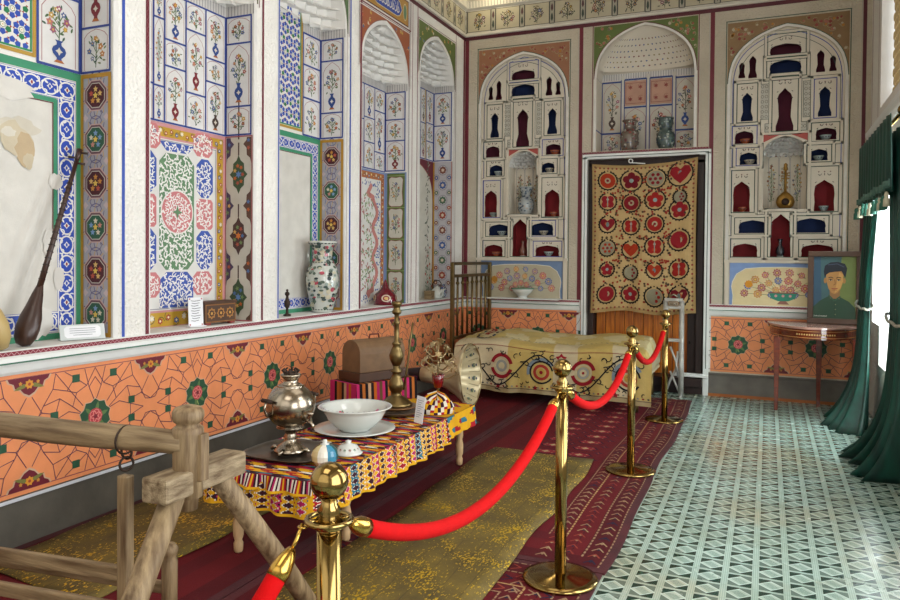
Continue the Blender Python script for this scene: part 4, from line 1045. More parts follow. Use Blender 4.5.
# ---- rugs ----------------------------------------------------------
def quad_rug(name, P, fn_paint, label, cat, th=.008, z=0, group=None, mat=None):
    pass
GZ = .004
def rug(name, ctr, ang, W, L, paint, label, th=.01, z=.001, edge='#4a1018', wav=.012, seed=1, nu=40):
    r = random.Random(seed); ph = [r.uniform(0, 6) for _ in range(6)]
    t = thing(name, label, 'rug', (ctr[0], ctr[1], z), ang)
    def warp(u, v, h=0):
        e = wav*(sin(v*2.3+ph[0])+.6*sin(v*5.1+ph[1]))*(max(u, 0)*2/W); f = 0
        return Vector((u+e, v+f, th+.002*sin(u*3+ph[3])*sin(v*2+ph[4])*0+h))
    b = MB(); n = nu
    loop = [(-W/2+W*i/n, -L/2) for i in range(n)]+[(W/2, -L/2+L*i/n) for i in range(n)]+[(W/2-W*i/n, L/2) for i in range(n)]+[(-W/2, L/2-L*i/n) for i in range(n)]
    top = [warp(u, v) for u, v in loop]; m = len(top)
    b.add([tuple(q) for q in top]+[(q.x, q.y, 0) for q in top], [tuple(range(m))]+[(i, m+i, m+(i+1) % m, (i+1) % m) for i in range(m)])
    b.build('pile', M(name+'_pile_'+edge[1:], edge, .9, var=.4, vs=6, sheen=0, bs=.3, bsc=160), t)
    p = Paint(warp, .0002, .0006); paint(p, W, L); p.build('woven_pattern', PCLOTH, t); return t
def bokhara(p, W, L, seed=3, cell=.26, rich=True, sides=(1,)):
    r = random.Random(seed); C0_, C1_, C2_, IV = '#5e1019', '#57101a', '#7c1a22', '#94765a'
    m = .40
    nx, ny = int((W-2*m)/cell), int((L-2*m)/(cell*.8))
    for (k, c) in ((.05, '#4c0e16'), (.16, '#5e1219'), (.30, '#541119')):
        p.grid(-W/2+k, -L/2+k, W/2-k, L/2-k, 8, 20, c, int(k*20))
    for (k, w, c) in ((.045, .008, IV), (.15, .010, IV), (.29, .010, '#a8875a'), (.38, .008, IV), (.215, .004, '#2a1420')):
        x0, y0 = W/2-k, L/2-k
        for s in sides:
            n = int(L/.045)
            for i in range(n): y = -y0+2*y0*i/n; p.rect(s*x0-w/2, y, s*x0+w/2, y+.028, c, 8)
            n = int(W/.045)
            for i in range(n): x = -x0+2*x0*i/n; p.rect(x, y0-w/2, x+.028, y0+w/2, c, 8)
    for s in sides:   # latch-hook border figures
        for k in (.095, .225, .335):
            n = int(L/.085)
            for i in range(n):
                y = -L/2+.1+(L-.2)*i/n; x = s*(W/2-k)
                p.line([(x-.028, y-.02), (x, y+.022), (x+.028, y-.02)], .008, r.choice([IV, '#1c2038', '#8a3a2c', '#9c8060']), 9); p.star(x, y, .012, 4, .5, r.choice(['#1c2038', IV]), 10)
            n = int(W/.085)
            for i in range(n):
                x = -W/2+.1+(W-.2)*i/n; y = s*(L/2-k)
                p.line([(x-.02, y-.028), (x+.022, y), (x-.02, y+.028)], .008, r.choice([IV, '#1c2038', '#8a3a2c']), 9)
    p.grid(-W/2+m, -L/2+m, W/2-m, L/2-m, 8, 20, C0_, 8)
    for j in range(ny):
        for i in range(nx):
            x, y = -(nx-1)*cell/2+i*cell, -(ny-1)*cell*.8/2+j*cell*.8
            if rich: p.star(x, y, .10, 8, .86, '#2a1428', 9, sx=1.1, sy=.75); p.star(x, y, .085, 8, .86, '#84202a', 10, sx=1.1, sy=.72); p.star(x, y, .035, 4, .6, '#a8906c', 11); 
            for q in range(4): p.star(x+.055*(-1)**q, y+.03*(1 if q < 2 else -1), .010, 4, .5, '#9c8460', 11)
            p.star(x+cell/2, y+cell*.4, .045, 4, .35, '#1e1a30', 9); p.star(x+cell/2, y+cell*.4, .015, 4, .5, '#9a4030', 10)
rug('red_rug', (-1.42, 5.84), .0, 1.46, 4.70, lambda p, W, L: bokhara(p, W, L, 3), 'long dark red woven rug with dotted ivory borders running beside the mint floor', seed=2, z=.001)
rug('red_rug', (-1.42, 1.94), -.0, 1.46, 3.08, lambda p, W, L: bokhara(p, W, L, 9), 'nearer dark red rug whose edge reaches the bottom of the view', seed=4, z=.001)
rug('red_rug', (-2.825, 4.56), .0, 1.33, 7.60, lambda p, W, L: bokhara(p, W, L, 12, .3, False, ()), 'plain maroon rug lying under the low table and the bed', seed=8, z=.0005, edge='#450f18', wav=0)
# thin gold-thread runners
def gold_mat():
    m, nt, b = newmat('worn_gold_thread_weave'); v = coord(nt, 'Object', (1, 1, 1))
    sp = nt.nodes.new('ShaderNodeSeparateXYZ'); nt.links.new(v, sp.inputs[0])
    f = noise(nt, 3.2, 8, v, .7); nt.links.new(ramp(nt, f, [(.3, hx('#3f3418')), (.55, hx('#63521c')), (.75, hx('#80692a'))]), b.inputs['Base Color'])
    g = noise(nt, 95, 3, coord(nt, 'Object', (1.0, .45, 1)), .6); h = noise(nt, 5, 3, v)
    fl_ = (g+h*.55).gt(.885); 
    c = mixc(nt, fl_, b.inputs['Base Color'].links[0].from_socket, hx('#d6b01c')); nt.links.new(c, b.inputs['Base Color'])
    mm = fl_*.55; nt.links.new(mm.s, b.inputs['Metallic']); rr = fl_*-.35+.72; nt.links.new(rr.s, b.inputs['Roughness'])
    ln = (N(nt, sp.outputs[0])*9.0+noise(nt, 4, 2, v)*.25).fr().lt(.05)
    c = mixc(nt, ln*.55, c, hx('#22190a')); nt.links.new(c, b.inputs['Base Color'])
    bump(nt, b, g+h, .5, .006); MATS['gold'] = m; return m
GM = gold_mat()
def runner(label, corners, z, seed):
    r = random.Random(seed); P = [Vector((x, y, 0)) for x, y in corners]; c = sum(P, Vector())/4
    t = thing('gold_runner', label, 'rug', (c.x, c.y, z)); b = MB(); n = 26; m = 8
    def f(u, v, e=0):
        q = P[0].lerp(P[1], u).lerp(P[3].lerp(P[2], u), v)-c; k = .014*sin(v*9+seed)+.009*sin(v*23)
        return (q.x+k*(2*u-1)+0, q.y+.02*sin(u*5+seed)*(2*v-1), .006+.0035*sin(v*31+u*4)*sin(u*7+1)+e)
    b.grid(f, m, n, True); b.build('weave', GM, t, solid=.006); return t
runner('gold-threaded olive runner lying between the low table and the rope', [(-1.96, 2.35), (-1.10, 2.3), (-1.14, 5.42), (-1.95, 5.42)], .016, 1)
runner('second olive gold runner along the skirting, behind the wooden cradle stand', [(-3.42, 2.3), (-2.62, 2.3), (-2.66, 4.3), (-3.40, 4.3)], .014, 4)
# ---- wooden cradle stand ------------------------------------------
cs = thing('cradle_stand', 'weathered wooden trestle stand with long round beam, nearest at lower left', 'wooden stand', (-1.59, 1.70, 0))
def rel(o, *q): return tuple(Vector(q)-Vector(o.location))
b = MB(); pts = [(-3.28+i*.1136, 1.70+.006*sin(i), .892+.0034*i) for i in range(16)]
b.tube([rel(cs, *q) for q in pts], [.033, .036, .037, .039, .040, .040, .041, .042, .042, .041, .041, .040, .040, .039, .037, .034], 20); b.build('beam', WOODG, cs)
def turned_post(x):
    b = MB(); b.lathe([(.028, .74), (.032, .775), (.043, .78), (.044, .90), (.046, .970), (.045, .985), (.035, .992), (.033, .998), (.043, 1.006), (.047, 1.018), (.046, 1.034), (.038, 1.046), (.02, 1.052), (0, 1.053)], 24, Matrix.Translation((x+1.59, .02, 0))); o = b.build('post', WOODV, cs)
    b = MB(); b.box((x+1.59+.048, .03, .90), (.018, .035, .14)); b.build('wedge', WOODV, o, bevel=.003)
def trestle(x, sg):
    b = MB(); b.box((x+1.59-.01, .07, .828), (.094, .36, .074), rz=.02*sg); b.build('crossbar', WOODY, cs, bevel=.009)
    for (y0, y1) in ((1.67, 1.24), (1.86, 2.50) if sg > 0 else (1.80, 2.05)):
        b = MB(); b.tube([rel(cs, x-.005, y0, .80), rel(cs, x-.01, (y0+y1)/2, .42), rel(cs, x-.02, y1, .03)], [.034, .037, .034], 12); b.build('leg', WOODV, cs)
for x, sg in ((-1.585, 1), (-3.22, -1)): turned_post(x); trestle(x, sg)
IRON = M('rusty_iron', '#4a3c34', .6, .8, var=.3)
cr = thing('hanging_cradle_frame', 'slender wooden frame hanging by an iron ring under the cradle stand beam', 'wooden frame', (-1.81, 1.70, .84))
def R_(x, y, z): return (x+1.81, y-1.70, z-.84)
b = MB(); 
for (c, a) in (((0, 0, .052), 0), ((0, 0, .015), 1.2)): b.torus((0, 0, 0), .021, .004, Matrix.Translation(c) @ Matrix.Rotation(a, 4, 'Z') @ Matrix.Rotation(pi/2, 4, 'X'), 18, 6)
b.torus((0, 0, 0), .043, .0035, Matrix.Translation((0, 0, .090)) @ Matrix.Rotation(pi/2, 4, 'Y'), 20, 6); b.build('iron_ring', IRON, cr)
for x in (-1.815, -2.85):
    b = MB(); b.prism([(-.020, -.016), (.020, -.016), (.022, .016), (-.018, .016)], .62, Matrix.Translation(R_(x, 1.70, .20))); b.build('upright', WOODV, cr, bevel=.005)
    b = MB(); b.lathe([(.026, 0), (.028, .20), (.022, .215), (.028, .23), (.030, .245), (.020, .262), (0, .267)], 16, Matrix.Translation(R_(x-.11, 2.0, .22))); b.build('corner_post', WOODV, cr)
    b = MB(); b.lathe([(.024, 0), (.026, .11), (.018, .12), (.027, .14), (.018, .155), (0, .158)], 16, Matrix.Translation(R_(x-.30, 1.66, .20))); b.build('knob_post', WOODV, cr)
    b = MB(); b.tube([R_(x, 1.70, .26), R_(x-.10, 2.0, .26)], .022, 4, False); b.build('end_rail', WOODG, cr, bevel=.004)
for (y, z, h) in ((1.705, .478, .046), (1.70, .365, .044), (2.0, .30, .04)):
    b = MB(); b.box((-.06 if y > 1.9 else 0, 0, 0), (1.04 if y < 1.9 else .95, .026, h), mtx=Matrix.Translation(R_(-2.33, y, z)) @ Matrix.Rotation(-.06, 4, 'Y')); b.build('rail', WOODG, cr, bevel=.005)
# ---- low table + ikat cloth -----------------------------------------
TZ = .44; TX0, TX1, TY0, TY1 = -2.57, -1.93, 2.92, 4.95
lt = thing('low_table', 'low wooden table with turned pale legs under the ikat cloth', 'table', ((TX0+TX1)/2, (TY0+TY1)/2, 0))
b = MB(); b.box((0, 0, TZ-.03), (TX1-TX0-.03, TY1-TY0-.03, .035)); b.build('tabletop', WOODG, lt, bevel=.004)
LW = M('pale_turned_wood', '#c8a67a', .45, var=.2, scale=(10, 10, 2))
for sx in (-1, 1):
    for sy in (-1, 1):
        b = MB(); b.lathe([(.016, .0142), (.022, .022), (.024, .06), (.018, .075), (.026, .10), (.028, .16), (.020, .20), (.026, .22), (.026, .41)], 16, Matrix.Translation((.24*sx if (sx, sy) != (-1, -1) else -.17, sy*.955 if (sx, sy) != (1, -1) else -.60, 0.0))); b.build('leg', LW, lt)
IK = {'y': '#dba41a', 'm': '#b01f5c', 'd': '#3a1626', 'w': '#e0d8c8', 't': '#2f6f84', 'r': '#a31c26', 'o': '#c8641e'}
def ikat(s, t, mode=0):
    """s along the edge (m), t 0..1 down the drop"""
    k = int(s/.075); f = s/.075-k
    a, c, d = 'ymyyrydyty'[k % 10], 'dydmdrymdd'[k % 10], 'mdrtydmryw'[k % 10]
    if t > .93: return IK['y']
    z = abs(((t*5.0+.5*(k % 2)) % 1)-.5)*2; tooth = abs(f-.5)*2
    if f < .05: return IK['y']
    if z+tooth < .80: return IK[c]
    if z+tooth < .94: return IK['w']
    if z+tooth > 1.62: return IK[d]
    return IK[a]
tc = thing('tablecloth', 'bright yellow, magenta and teal ikat cloth with ruffled edge on the low table', 'cloth', ((TX0+TX1)/2, (TY0+TY1)/2, TZ))
ox, oy = (TX0+TX1)/2, (TY0+TY1)/2
p = Paint(lambda u, v, h=0: Vector((u-ox, v-oy, .002+.002*sin(u*17)*sin(v*11)+h)), .0003, 0)
nx, ny = 52, 290
for j in range(ny):
    for i in range(nx):
        u, v = TX0+(TX1-TX0)*i/nx, TY0+(TY1-TY0)*j/ny
        if v > 4.5: c = IK['y'] if (sin(u*30+sin(v*22)*2)+sin(v*26)) < .75 else rng.choice([IK['r'], IK['r'], IK['t']])
        else:
            a = int(v/.021); q = abs(((u*7+.5*(a % 2)+.2*sin(a)) % 1)-.5)*2; e = abs((v/.021) % 1-.5)*2
            c = IK['drdmydrrd'[(a*4) % 9]] if q > .35+.4*e else IK['wydyodrty'[(a*5) % 9]]
        p.poly([(u, v), (u+(TX1-TX0)/nx, v), (u+(TX1-TX0)/nx, v+(TY1-TY0)/ny), (u, v+(TY1-TY0)/ny)], c, 0)
p.build('cloth_top', PCLOTH, tc)
def skirt(pts, drop, name, n, amp, mode, tb=12):
    """pts: polyline of table edge; hangs down in ruffles"""
    P = [Vector(q) for q in pts]; ls = [0]
    for a, c in zip(P, P[1:]): ls.append(ls[-1]+(c-a).length)
    T = ls[-1]; pa = Paint(None); V = []
    def pos(s, t):
        s = min(max(s, 0), T-1e-6); i = max(k for k in range(len(ls)-1) if ls[k] <= s); f = (s-ls[i])/(ls[i+1]-ls[i]); q = P[i].lerp(P[i+1], f); d = (P[i+1]-P[i]).normalized(); nr = Vector((d.y, -d.x, 0))
        w = amp*t*(sin(s*48)+.5*sin(s*29+1))+.012+.02*t
        return q+nr*w+Vector((0, 0, -drop*t*(1+.03*sin(s*21))+.004*(1-t)))-Vector((ox, oy, TZ))
    for i in range(n):
        for j in range(tb):
            s0, s1, t0, t1 = T*i/n, T*(i+1)/n, j/tb, (j+1)/tb
            o = len(pa.v); pa.v += [tuple(pos(s0, t1)), tuple(pos(s1, t1)), tuple(pos(s1, t0)), tuple(pos(s0, t0))]; pa.f.append((o, o+1, o+2, o+3))
            s = (s0+s1)/2; t = (t0+t1)/2
            if mode == 'ik': c = ikat(s, t)
            elif mode == 'st': c = IK['dwryrdwdmw'[int(s/.009) % 10]] if t < .86 else IK['y']
            else: c = IK['y'] if (sin(s*24+3*sin(t*5))+sin(t*9+s*14)) < .55 else (IK['r'] if int(s*9) % 2 else IK['t'])
            pa.c.append(hx(c))
    o = pa.build(name, PCLOTH, tc); q = o.modifiers.new('s', 'SOLIDIFY'); q.thickness = .003; return o
skirt([(TX0, TY1-.1, TZ), (TX0, TY0, TZ), (TX1-.02, TY0, TZ), (TX1, TY0+.02, TZ), (TX1, 4.45, TZ)], .165, 'ruffled_valance', 640, .011, 'ik', 40)
skirt([(TX1+.003, 4.45, TZ+.002), (TX1+.003, TY1, TZ+.002), (TX0+.05, TY1+.005, TZ+.002)], .13, 'yellow_end_drape', 120, .006, 'ye', 12)
skirt([(TX0-.004, TY0-.004, TZ+.003), (TX1-.0, TY0-.006, TZ+.003)], .065, 'striped_ruffle', 260, .016, 'st', 6)
def C_(r, mb=None): return [(r*cos(k*pi/8), r*sin(k*pi/8)) for k in range(16)]
# things on the table
T0 = TZ+.006
ty = thing('metal_tray', 'dull oblong metal tray under the samovar', 'tray', (-2.32, 3.30, T0))
b = MB(); W_, H_ = .235, .21
lp = [(W_*abs(cos(a))**.6*(1 if cos(a) > 0 else -1), H_*abs(sin(a))**.6*(1 if sin(a) > 0 else -1)) for a in [2*pi*k/32 for k in range(32)]]
vs = []
for s_, z in ((0, .004), (.86, .004), (.93, .012), (1.0, .020), (1.02, .018), (.94, .008), (.86, 0)): vs += [(x*s_, y*s_, z) for x, y in lp]
b.add(vs, [(j*32+i, j*32+(i+1) % 32, (j+1)*32+(i+1) % 32, (j+1)*32+i) for j in range(6) for i in range(32)], True); b.build('tray_plate', M('dull_tray_metal', '#6f6458', .35, 1, var=.3, vs=12), ty)
sv = thing('samovar', 'round nickel samovar with crown top standing on the metal tray', 'samovar', (-2.33, 3.29, T0+.0115), 1.25)
sv.scale = (1, 1, .94)
b = MB(); b.lathe([(.085, 0), (.088, .012), (.075, .022), (.07, .03), (.05, .045), (.035, .06), (.03, .075), (.034, .09), (.028, .10), (.03, .115), (.05, .13), (.075, .14)], 32)
for k in range(4): a = k*pi/2+.4; b.tube([(.07*cos(a), .07*sin(a), .02), (.10*cos(a), .10*sin(a), .018), (.115*cos(a), .115*sin(a), .003)], [.012, .013, .009], 8)
b.build('pedestal_foot', SILV, sv)
b = MB(); b.lathe([(.03, .125), (.075, .138)]+[(.132*cos(t), .262+.128*sin(t)) for t in [-1.15+k*.16 for k in range(15)]]+[(.075, .375), (.06, .38), (.055, .385)], 40); b.build('belly', SILV, sv)
b = MB(); b.lathe([(.05, .378), (.052, .385), (.04, .392), (.038, .415), (.048, .425), (.056, .437), (.05, .442), (.03, .442)], 28)
b.build('neck', SILV, sv)
b = MB(); b.lathe([(.035, .44), (.04, .448), (.028, .455), (0, .456)], 20)
for k in range(8): a = k*pi/4; b.leaf = None; b.tube([(.03*cos(a), .03*sin(a), .445), (.045*cos(a), .045*sin(a), .462), (.03*cos(a), .03*sin(a), .472)], .006, 6)
b.build('crown', IRON, sv)
for s in (-1, 1):
    b = MB(); b.tube([(s*.118, 0, .29), (s*.155, 0, .305), (s*.165, 0, .265), (s*.15, 0, .225), (s*.12, 0, .215)], .007, 8); o = b.build('handle', SILV, sv)
    b = MB(); b.tube([(s*.15, -.035, .308), (s*.152, .035, .308)], .012, 10); b.build('dark_grip', IRON, o)
b = MB(); b.tube([(0, -.118, .20), (0, -.175, .195), (0, -.19, .18), (0, -.19, .158)], [.012, .010, .009, .008], 10); b.lathe([(.006, 0), (.012, .01), (.006, .025), (.014, .04), (.02, .05), (0, .055)], 12, Matrix.Translation((0, -.17, .195))); b.build('tap', SILV, sv)
CER = M('white_glazed_enamel', '#cfd2cc', .12, var=.06, vs=3, coat=.4)
def pl(name, label, cat, loc, prof, mat, paint=None, n=40):
    t = thing(name, label, cat, loc); b = MB(); b.lathe(prof, n); b.build('body', mat, t); return t
t = pl('serving_plate', 'wide white plate underneath the enamel basin', 'plate', (-2.28, 3.88, T0), [(0, .006), (.09, .006), (.19, .016), (.242, .026), (.245, .022), (.19, .007), (.09, .0), (0, 0)], CER)
bs_ = thing('enamel_basin', 'large pale enamel basin with pink flowers painted inside', 'basin', (-2.28, 3.88, T0+.0085))
bs_.scale = (.91, .91, .86)
b = MB(); b.lathe([(0, .0), (.10, 0), (.105, .012), (.135, .03), (.18, .08), (.205, .13), (.212, .15), (.245, .163), (.247, .168), (.238, .170), (.205, .160), (.196, .135), (.17, .085), (.12, .035), (0, .025)], 48); b.build('bowl', CER, bs_)
p = Paint(lambda a, z, h=0: Vector(((.128+(z-.04)*.80-h-.014)*cos(a), (.128+(z-.04)*.80-h-.014)*sin(a), z+.006)))
for k in range(3):
    a0 = .9+k*2.1
    for q in range(6): p.star(a0+rng.uniform(-.25, .25), rng.uniform(.055, .11), .02, 7, .6, rng.choice(['#b83a5a', '#a8325c', '#c86a80']), 1, 0, 6, 1) if False else p.ell(a0+rng.uniform(-.3, .3), rng.uniform(.05, .11), .10, .014, rng.choice(['#b83a5a', '#a8325c', '#c8708a']), 8, q)
    for q in range(6): p.ell(a0+rng.uniform(-.45, .45), rng.uniform(.05, .11), .05, .006, '#5a7a5a', 6, 6)
p.build('painted_flowers', PM, bs_)
p = Paint(lambda a, r, h=0: Vector((r*cos(a), r*sin(a), .1705+h)))
for k in range(40): a = 2*pi*k/40; p.ell(a, .226, .03, .006, '#7a6a8a', 6, 0)
p.build('rim_pattern', PM, bs_)
jr = thing('striped_jar', 'small round teal and white striped jar in front of the samovar', 'jar', (-2.03, 3.16, T0))
p = Paint(None); m_ = 24; prof = [(.02, .0), (.045, .008), (.065, .035), (.068, .06), (.06, .085), (.04, .103), (.02, .112)]
cs_ = ['#2a5a5c', '#e6e2d4', '#7fb0c8', '#e6e2d4', '#2f5c44', '#cdbb8a', '#e6e2d4', '#3f86a4']
for j in range(len(prof)-1):
    for i in range(m_):
        o = len(p.v); a, c = 2*pi*i/m_, 2*pi*(i+1)/m_
        for (r, z), an in ((prof[j], a), (prof[j], c), (prof[j+1], c), (prof[j+1], a)): p.v.append((r*cos(an), r*sin(an), z))
        p.f.append((o, o+1, o+2, o+3)); p.c.append(hx(cs_[(i//3) % 8]))
GLZ = paint_mat('glazed_painted_ware', .12, 0, 10, .05, 0, .6)
p.build('striped_body', GLZ, jr); b = MB(); b.lathe([(.02, .108), (.024, .114), (.012, .118), (.012, .13), (.009, .135), (0, .136)], 16); b.build('stopper', CER, jr)
dm = thing('domed_dish', 'small white domed porcelain dish with green sprigs beside the striped jar', 'dish', (-2.05, 3.42, T0))
b = MB(); b.lathe([(.075, 0), (.078, .008), (.066, .014), (.062, .028), (.045, .045), (.02, .053), (.014, .06), (.018, .068), (0, .074)], 28); b.build('dome', CER, dm)
p = Paint(lambda a, z, h=0: Vector(((.068-(z-.014)*.62+h)*cos(a), (.068-(z-.014)*.62+h)*sin(a), z+.002)))
for k in range(14): p.ell(2*pi*k/14, .028, .12, .006, '#5d7a62' if k % 2 else '#8a5a50', 6, 0)
p.build('sprig_pattern', PM, dm)
ls_ = thing('brass_lamp_stand', 'tall dull brass column lamp standing on stacked dishes', 'lamp', (-2.28, 4.42, T0+.062))
ls_.scale = (.86, .86, 1)
b = MB(); b.lathe([(.125, 0), (.13, .008), (.115, .02), (.08, .045), (.045, .062), (.035, .08), (.05, .10), (.062, .125), (.06, .15), (.04, .185), (.03, .21), (.045, .222), (.045, .232), (.028, .245), (.03, .27)], 32); b.build('bell_base', OLDB, ls_)
b = MB(); b.lathe([(.03, .265), (.05, .30), (.058, .335), (.045, .37), (.028, .40), (.038, .408), (.038, .418), (.02, .43), (.019, .54), (.028, .552), (.018, .565), (.018, .61)], 28); b.build('column', OLDB, ls_)
b = MB(); b.lathe([(.018, .605), (.035, .615), (.038, .63), (.026, .645), (.028, .66), (.04, .675), (.042, .69), (.03, .695), (0, .696)], 24); b.build('cup', OLDB, ls_)
b = MB(); b.tube([(.05, .03, .10), (.07, .05, .25), (.085, .07, .42), (.10, .085, .55)], .008, 8); b.build('smoking_tube', OLDB, ls_)
for k, (r, z, lb, mt) in enumerate(((.17, 0, 'lowest and widest brown dish under the brass lamp', M('brown_glazed_dish', '#6a5a48', .3, .3, var=.2)), (.145, .031, 'upper brown dish directly under the brass lamp', M('copper_dish', '#7c5a3a', .3, .6, var=.2)))):
    t = thing('stacked_dish', lb, 'dish', (-2.28, 4.42, T0+z)); b = MB(); b.lathe([(0, .0), (r*.6, 0), (r*.85, .012), (r, .03), (r*1.01, .033), (r*.85, .018), (r*.6, .008), (0, .008)] if k == 0 else [(0, 0), (r*.5, 0), (r*.8, .008), (r, .024), (r, .029), (r*.95, .0295), (0, .0295)], 36); b.build('dish_body', mt, t)
PAPER = M('white_card', '#e4e6ea', .6, var=.02)
cd = thing('printed_card', 'narrow white printed card leaning upright near the yellow end of the table', 'card', (-2.02, 4.22, T0), -.35)
b = MB(); b.box((0, 0, .088), (.075, .003, .17), mtx=Matrix.Rotation(-.12, 4, 'X') @ Matrix.Rotation(.06, 4, 'Y')); b.build('sheet', PAPER, cd)
p = Paint(lambda u, v, h=0: Matrix.Rotation(-.12, 4, 'X') @ Matrix.Rotation(.06, 4, 'Y') @ Vector((u, -.0017-h, v)))
for k in range(9): p.rect(-.027, .145-.013*k, .026-.01*(k % 3), .149-.013*k, '#9aa0ac', 0)
p.build('print_lines', PM, cd)
# folded ikat skullcap
hc = thing('ikat_cap', 'crumpled yellow and maroon ikat cap on the far corner of the low table', 'cap', (-2.06, 4.60, T0))
hc.scale = (.95, 1.1, .92)
p = Paint(None); m_ = 28
for j in range(7):
    for i in range(m_):
        o = len(p.v)
        for jj, ii in ((j, i), (j, i+1), (j+1, i+1), (j+1, i)):
            t_ = jj/7; a = 2*pi*ii/m_; r = (.12*(1-t_**2.2)**.5 if t_ < 1 else 0)*(1+.10*sin(3*a+t_*4)); p.v.append((r*cos(a)*1.0, r*sin(a)*.8, .135*t_*(1+.18*sin(2*a+1))))
        p.f.append((o, o+1, o+2, o+3)); p.c.append(hx([IK['y'], IK['d'], IK['w'], IK['r'], IK['y'], IK['d'], IK['w']][(i+j*3) % 7]))
p.build('cap_cloth', PCLOTH, hc)
# candlestick with scrolling brass flowers over a red glass cup
ca = thing('flower_candelabrum', 'small scrolling brass branch ornament on a red glass cup', 'candelabrum', (-2.16, 4.84, T0))
ca.scale = (1.15, 1.15, 1.08)
b = MB(); b.lathe([(.05, 0), (.05, .008), (.02, .018), (.009, .03), (.009, .10), (.014, .105)], 20); b.build('foot', OLDB, ca)
b = MB(); b.lathe([(.012, .105), (.026, .118), (.034, .15), (.040, .20), (.037, .202), (.02, .12), (0, .115)], 24); b.build('red_cup', M('ruby_glass', '#7a0712', .08, 0, coat=.6, trans=.2), ca)
BPALE = M('pale_gilt_wire', '#b8a47c', .35, .9, var=.2)
b = MB(); b.tube([(0, 0, .12), (0, 0, .42)], .006, 6)
for k in range(16):
    a = k*2.4; z = .21+.012*k; R = .125-.004*k; c, s = cos(a), sin(a)
    pts = [(0, 0, z-.03), (R*.5*c, R*.5*s, z-.035), (R*c, R*s, z+.0), (R*.95*c, R*.95*s, z+.035), (R*.7*c, R*.7*s, z+.035), (R*.72*c, R*.72*s, z+.012)]
    b.tube(pts, .005, 6); M_ = Matrix.Translation((R*c, R*s, z+.015)) @ Matrix.Rotation(a, 4, 'Z') @ Matrix.Rotation(.9, 4, 'Y')
    b.prism([( (.028 if i % 2 == 0 else .013)*cos(pi*i/6), (.028 if i % 2 == 0 else .013)*sin(pi*i/6)) for i in range(12)], .004, M_)
for k in range(3): b.prism([((.03 if i % 2 == 0 else .012)*cos(pi*i/5), (.03 if i % 2 == 0 else .012)*sin(pi*i/5)) for i in range(10)], .004, Matrix.Translation((.01*k, 0, .40+.015*k)) @ Matrix.Rotation(pi/2+.3*k, 4, 'X'))
b.build('scrolling_branches', BPALE, ca)
# ---- chest on draped stand ------------------------------------------
sd = thing('draped_stand', 'low stand covered with pink, orange and black striped cloth under the chest', 'stand', (-2.89, 5.22, .0), -.38)
sd.scale = (1, 1, .9)
b = MB(); b.box((0, 0, .30), (.30, .60, .54))
for sx in (-1, 1):
    for sy in (-1, 1): b.box((sx*.12, sy*.27, .0215), (.04, .04, .019))
b.build('stand_box', DW, sd)
p = Paint(None)
def dr(path, n, y0, y1, cols):
    for k in range(n):
        a, c = y0+(y1-y0)*k/n, y0+(y1-y0)*(k+1)/n
        for (x0, z0), (x1, z1) in zip(path, path[1:]): o = len(p.v); p.v += [(x0, a, z0), (x0, c, z0), (x1, c, z1), (x1, a, z1)]; p.f.append((o, o+1, o+2, o+3)); p.c.append(hx(cols[k % len(cols)]))
dr([(-.165, .30), (-.165, .585), (.165, .585), (.172, .46), (.178, .30)], 22, -.31, .31, ['#c22a66', '#1c1418', '#b8672a', '#1c1418', '#c9a07a', '#2a1a1c', '#c8641e', '#b01f5c', '#6a4a30'])
for k in range(11):
    a, c = -.165+.33*k/11, -.165+.33*(k+1)/11
    for yy in (-.314, .314): o = len(p.v); p.v += [(a, yy, .30), (c, yy, .30), (c, yy, .586), (a, yy, .586)]; p.f.append((o, o+1, o+2, o+3)); p.c.append(hx(['#c22a66', '#c22a66', '#1c1418', '#b8672a', '#a35a24', '#2a1a1c', '#c9a07a', '#c22a66', '#c8641e'][k % 9]))
p.build('striped_cloth', PCLOTH, sd)
ch = thing('domed_chest', 'brown leather chest with rounded lid on the striped cloth stand', 'chest', (-2.89, 5.21, .532), -.38)
LE = M('brown_leather', '#7a5c3e', .6, var=.25, vs=14, bs=.15, bsc=90); LD = M('dark_wood_plinth', '#4a2c18', .5, var=.3)
b = MB(); b.box((0, 0, .035), (.27, .50, .07)); b.build('plinth', LD, ch, bevel=.004)
ar = [(-.115, 0), (.115, 0), (.115, .14)]+[(.115*cos(t), .14+.11*sin(t)) for t in [pi*k/14 for k in range(1, 14)]]+[(-.115, .14)]
b = MB(); b.prism(ar, .46, Matrix.Translation((0, .23, .07)) @ Matrix.Rotation(pi/2, 4, 'X')); b.build('domed_body', LE, ch, bevel=.004)
b = MB(); b.tube([(-.0, -.05, .318), (0, -.045, .35), (0, .045, .35), (0, .05, .318)], .007, 8); b.build('handle', M('red_brown_handle', '#6e2a18', .4), ch)
# ---- gramophone: dark case and ribbed horn --------------------------
gp = thing('gramophone_horn', 'cream ribbed gramophone horn with dark neck lying beside the bed', 'gramophone', (-2.50, 6.2, .0))
ax = Vector((.97, .04, .04)).normalized(); c0 = Vector((.06, .0, .44))
pr_ = [(.0, .285), (.02, .28), (.06, .24), (.14, .175), (.24, .12), (.36, .085), (.48, .065)]
def hornmesh(prof, n=48, rib=.0):
    b = MB(); m4 = align(c0, c0-ax); vs = []
    for d, r in prof:
        for i in range(n): a = 2*pi*i/n; rr = r*(1+rib*(abs(sin(a*6))-.6)*min(1, r/.2)); vs.append((rr*cos(a), rr*sin(a), d))
    b.add(vs, [(j*n+i, j*n+(i+1) % n, (j+1)*n+(i+1) % n, (j+1)*n+i) for j in range(len(prof)-1) for i in range(n)], True, m4); return b
o = hornmesh(pr_, 72, .05).build('ribbed_bell', M('cream_lacquered_tin', '#cfc19a', .3, .2, var=.15, vs=6), gp, solid=.004)
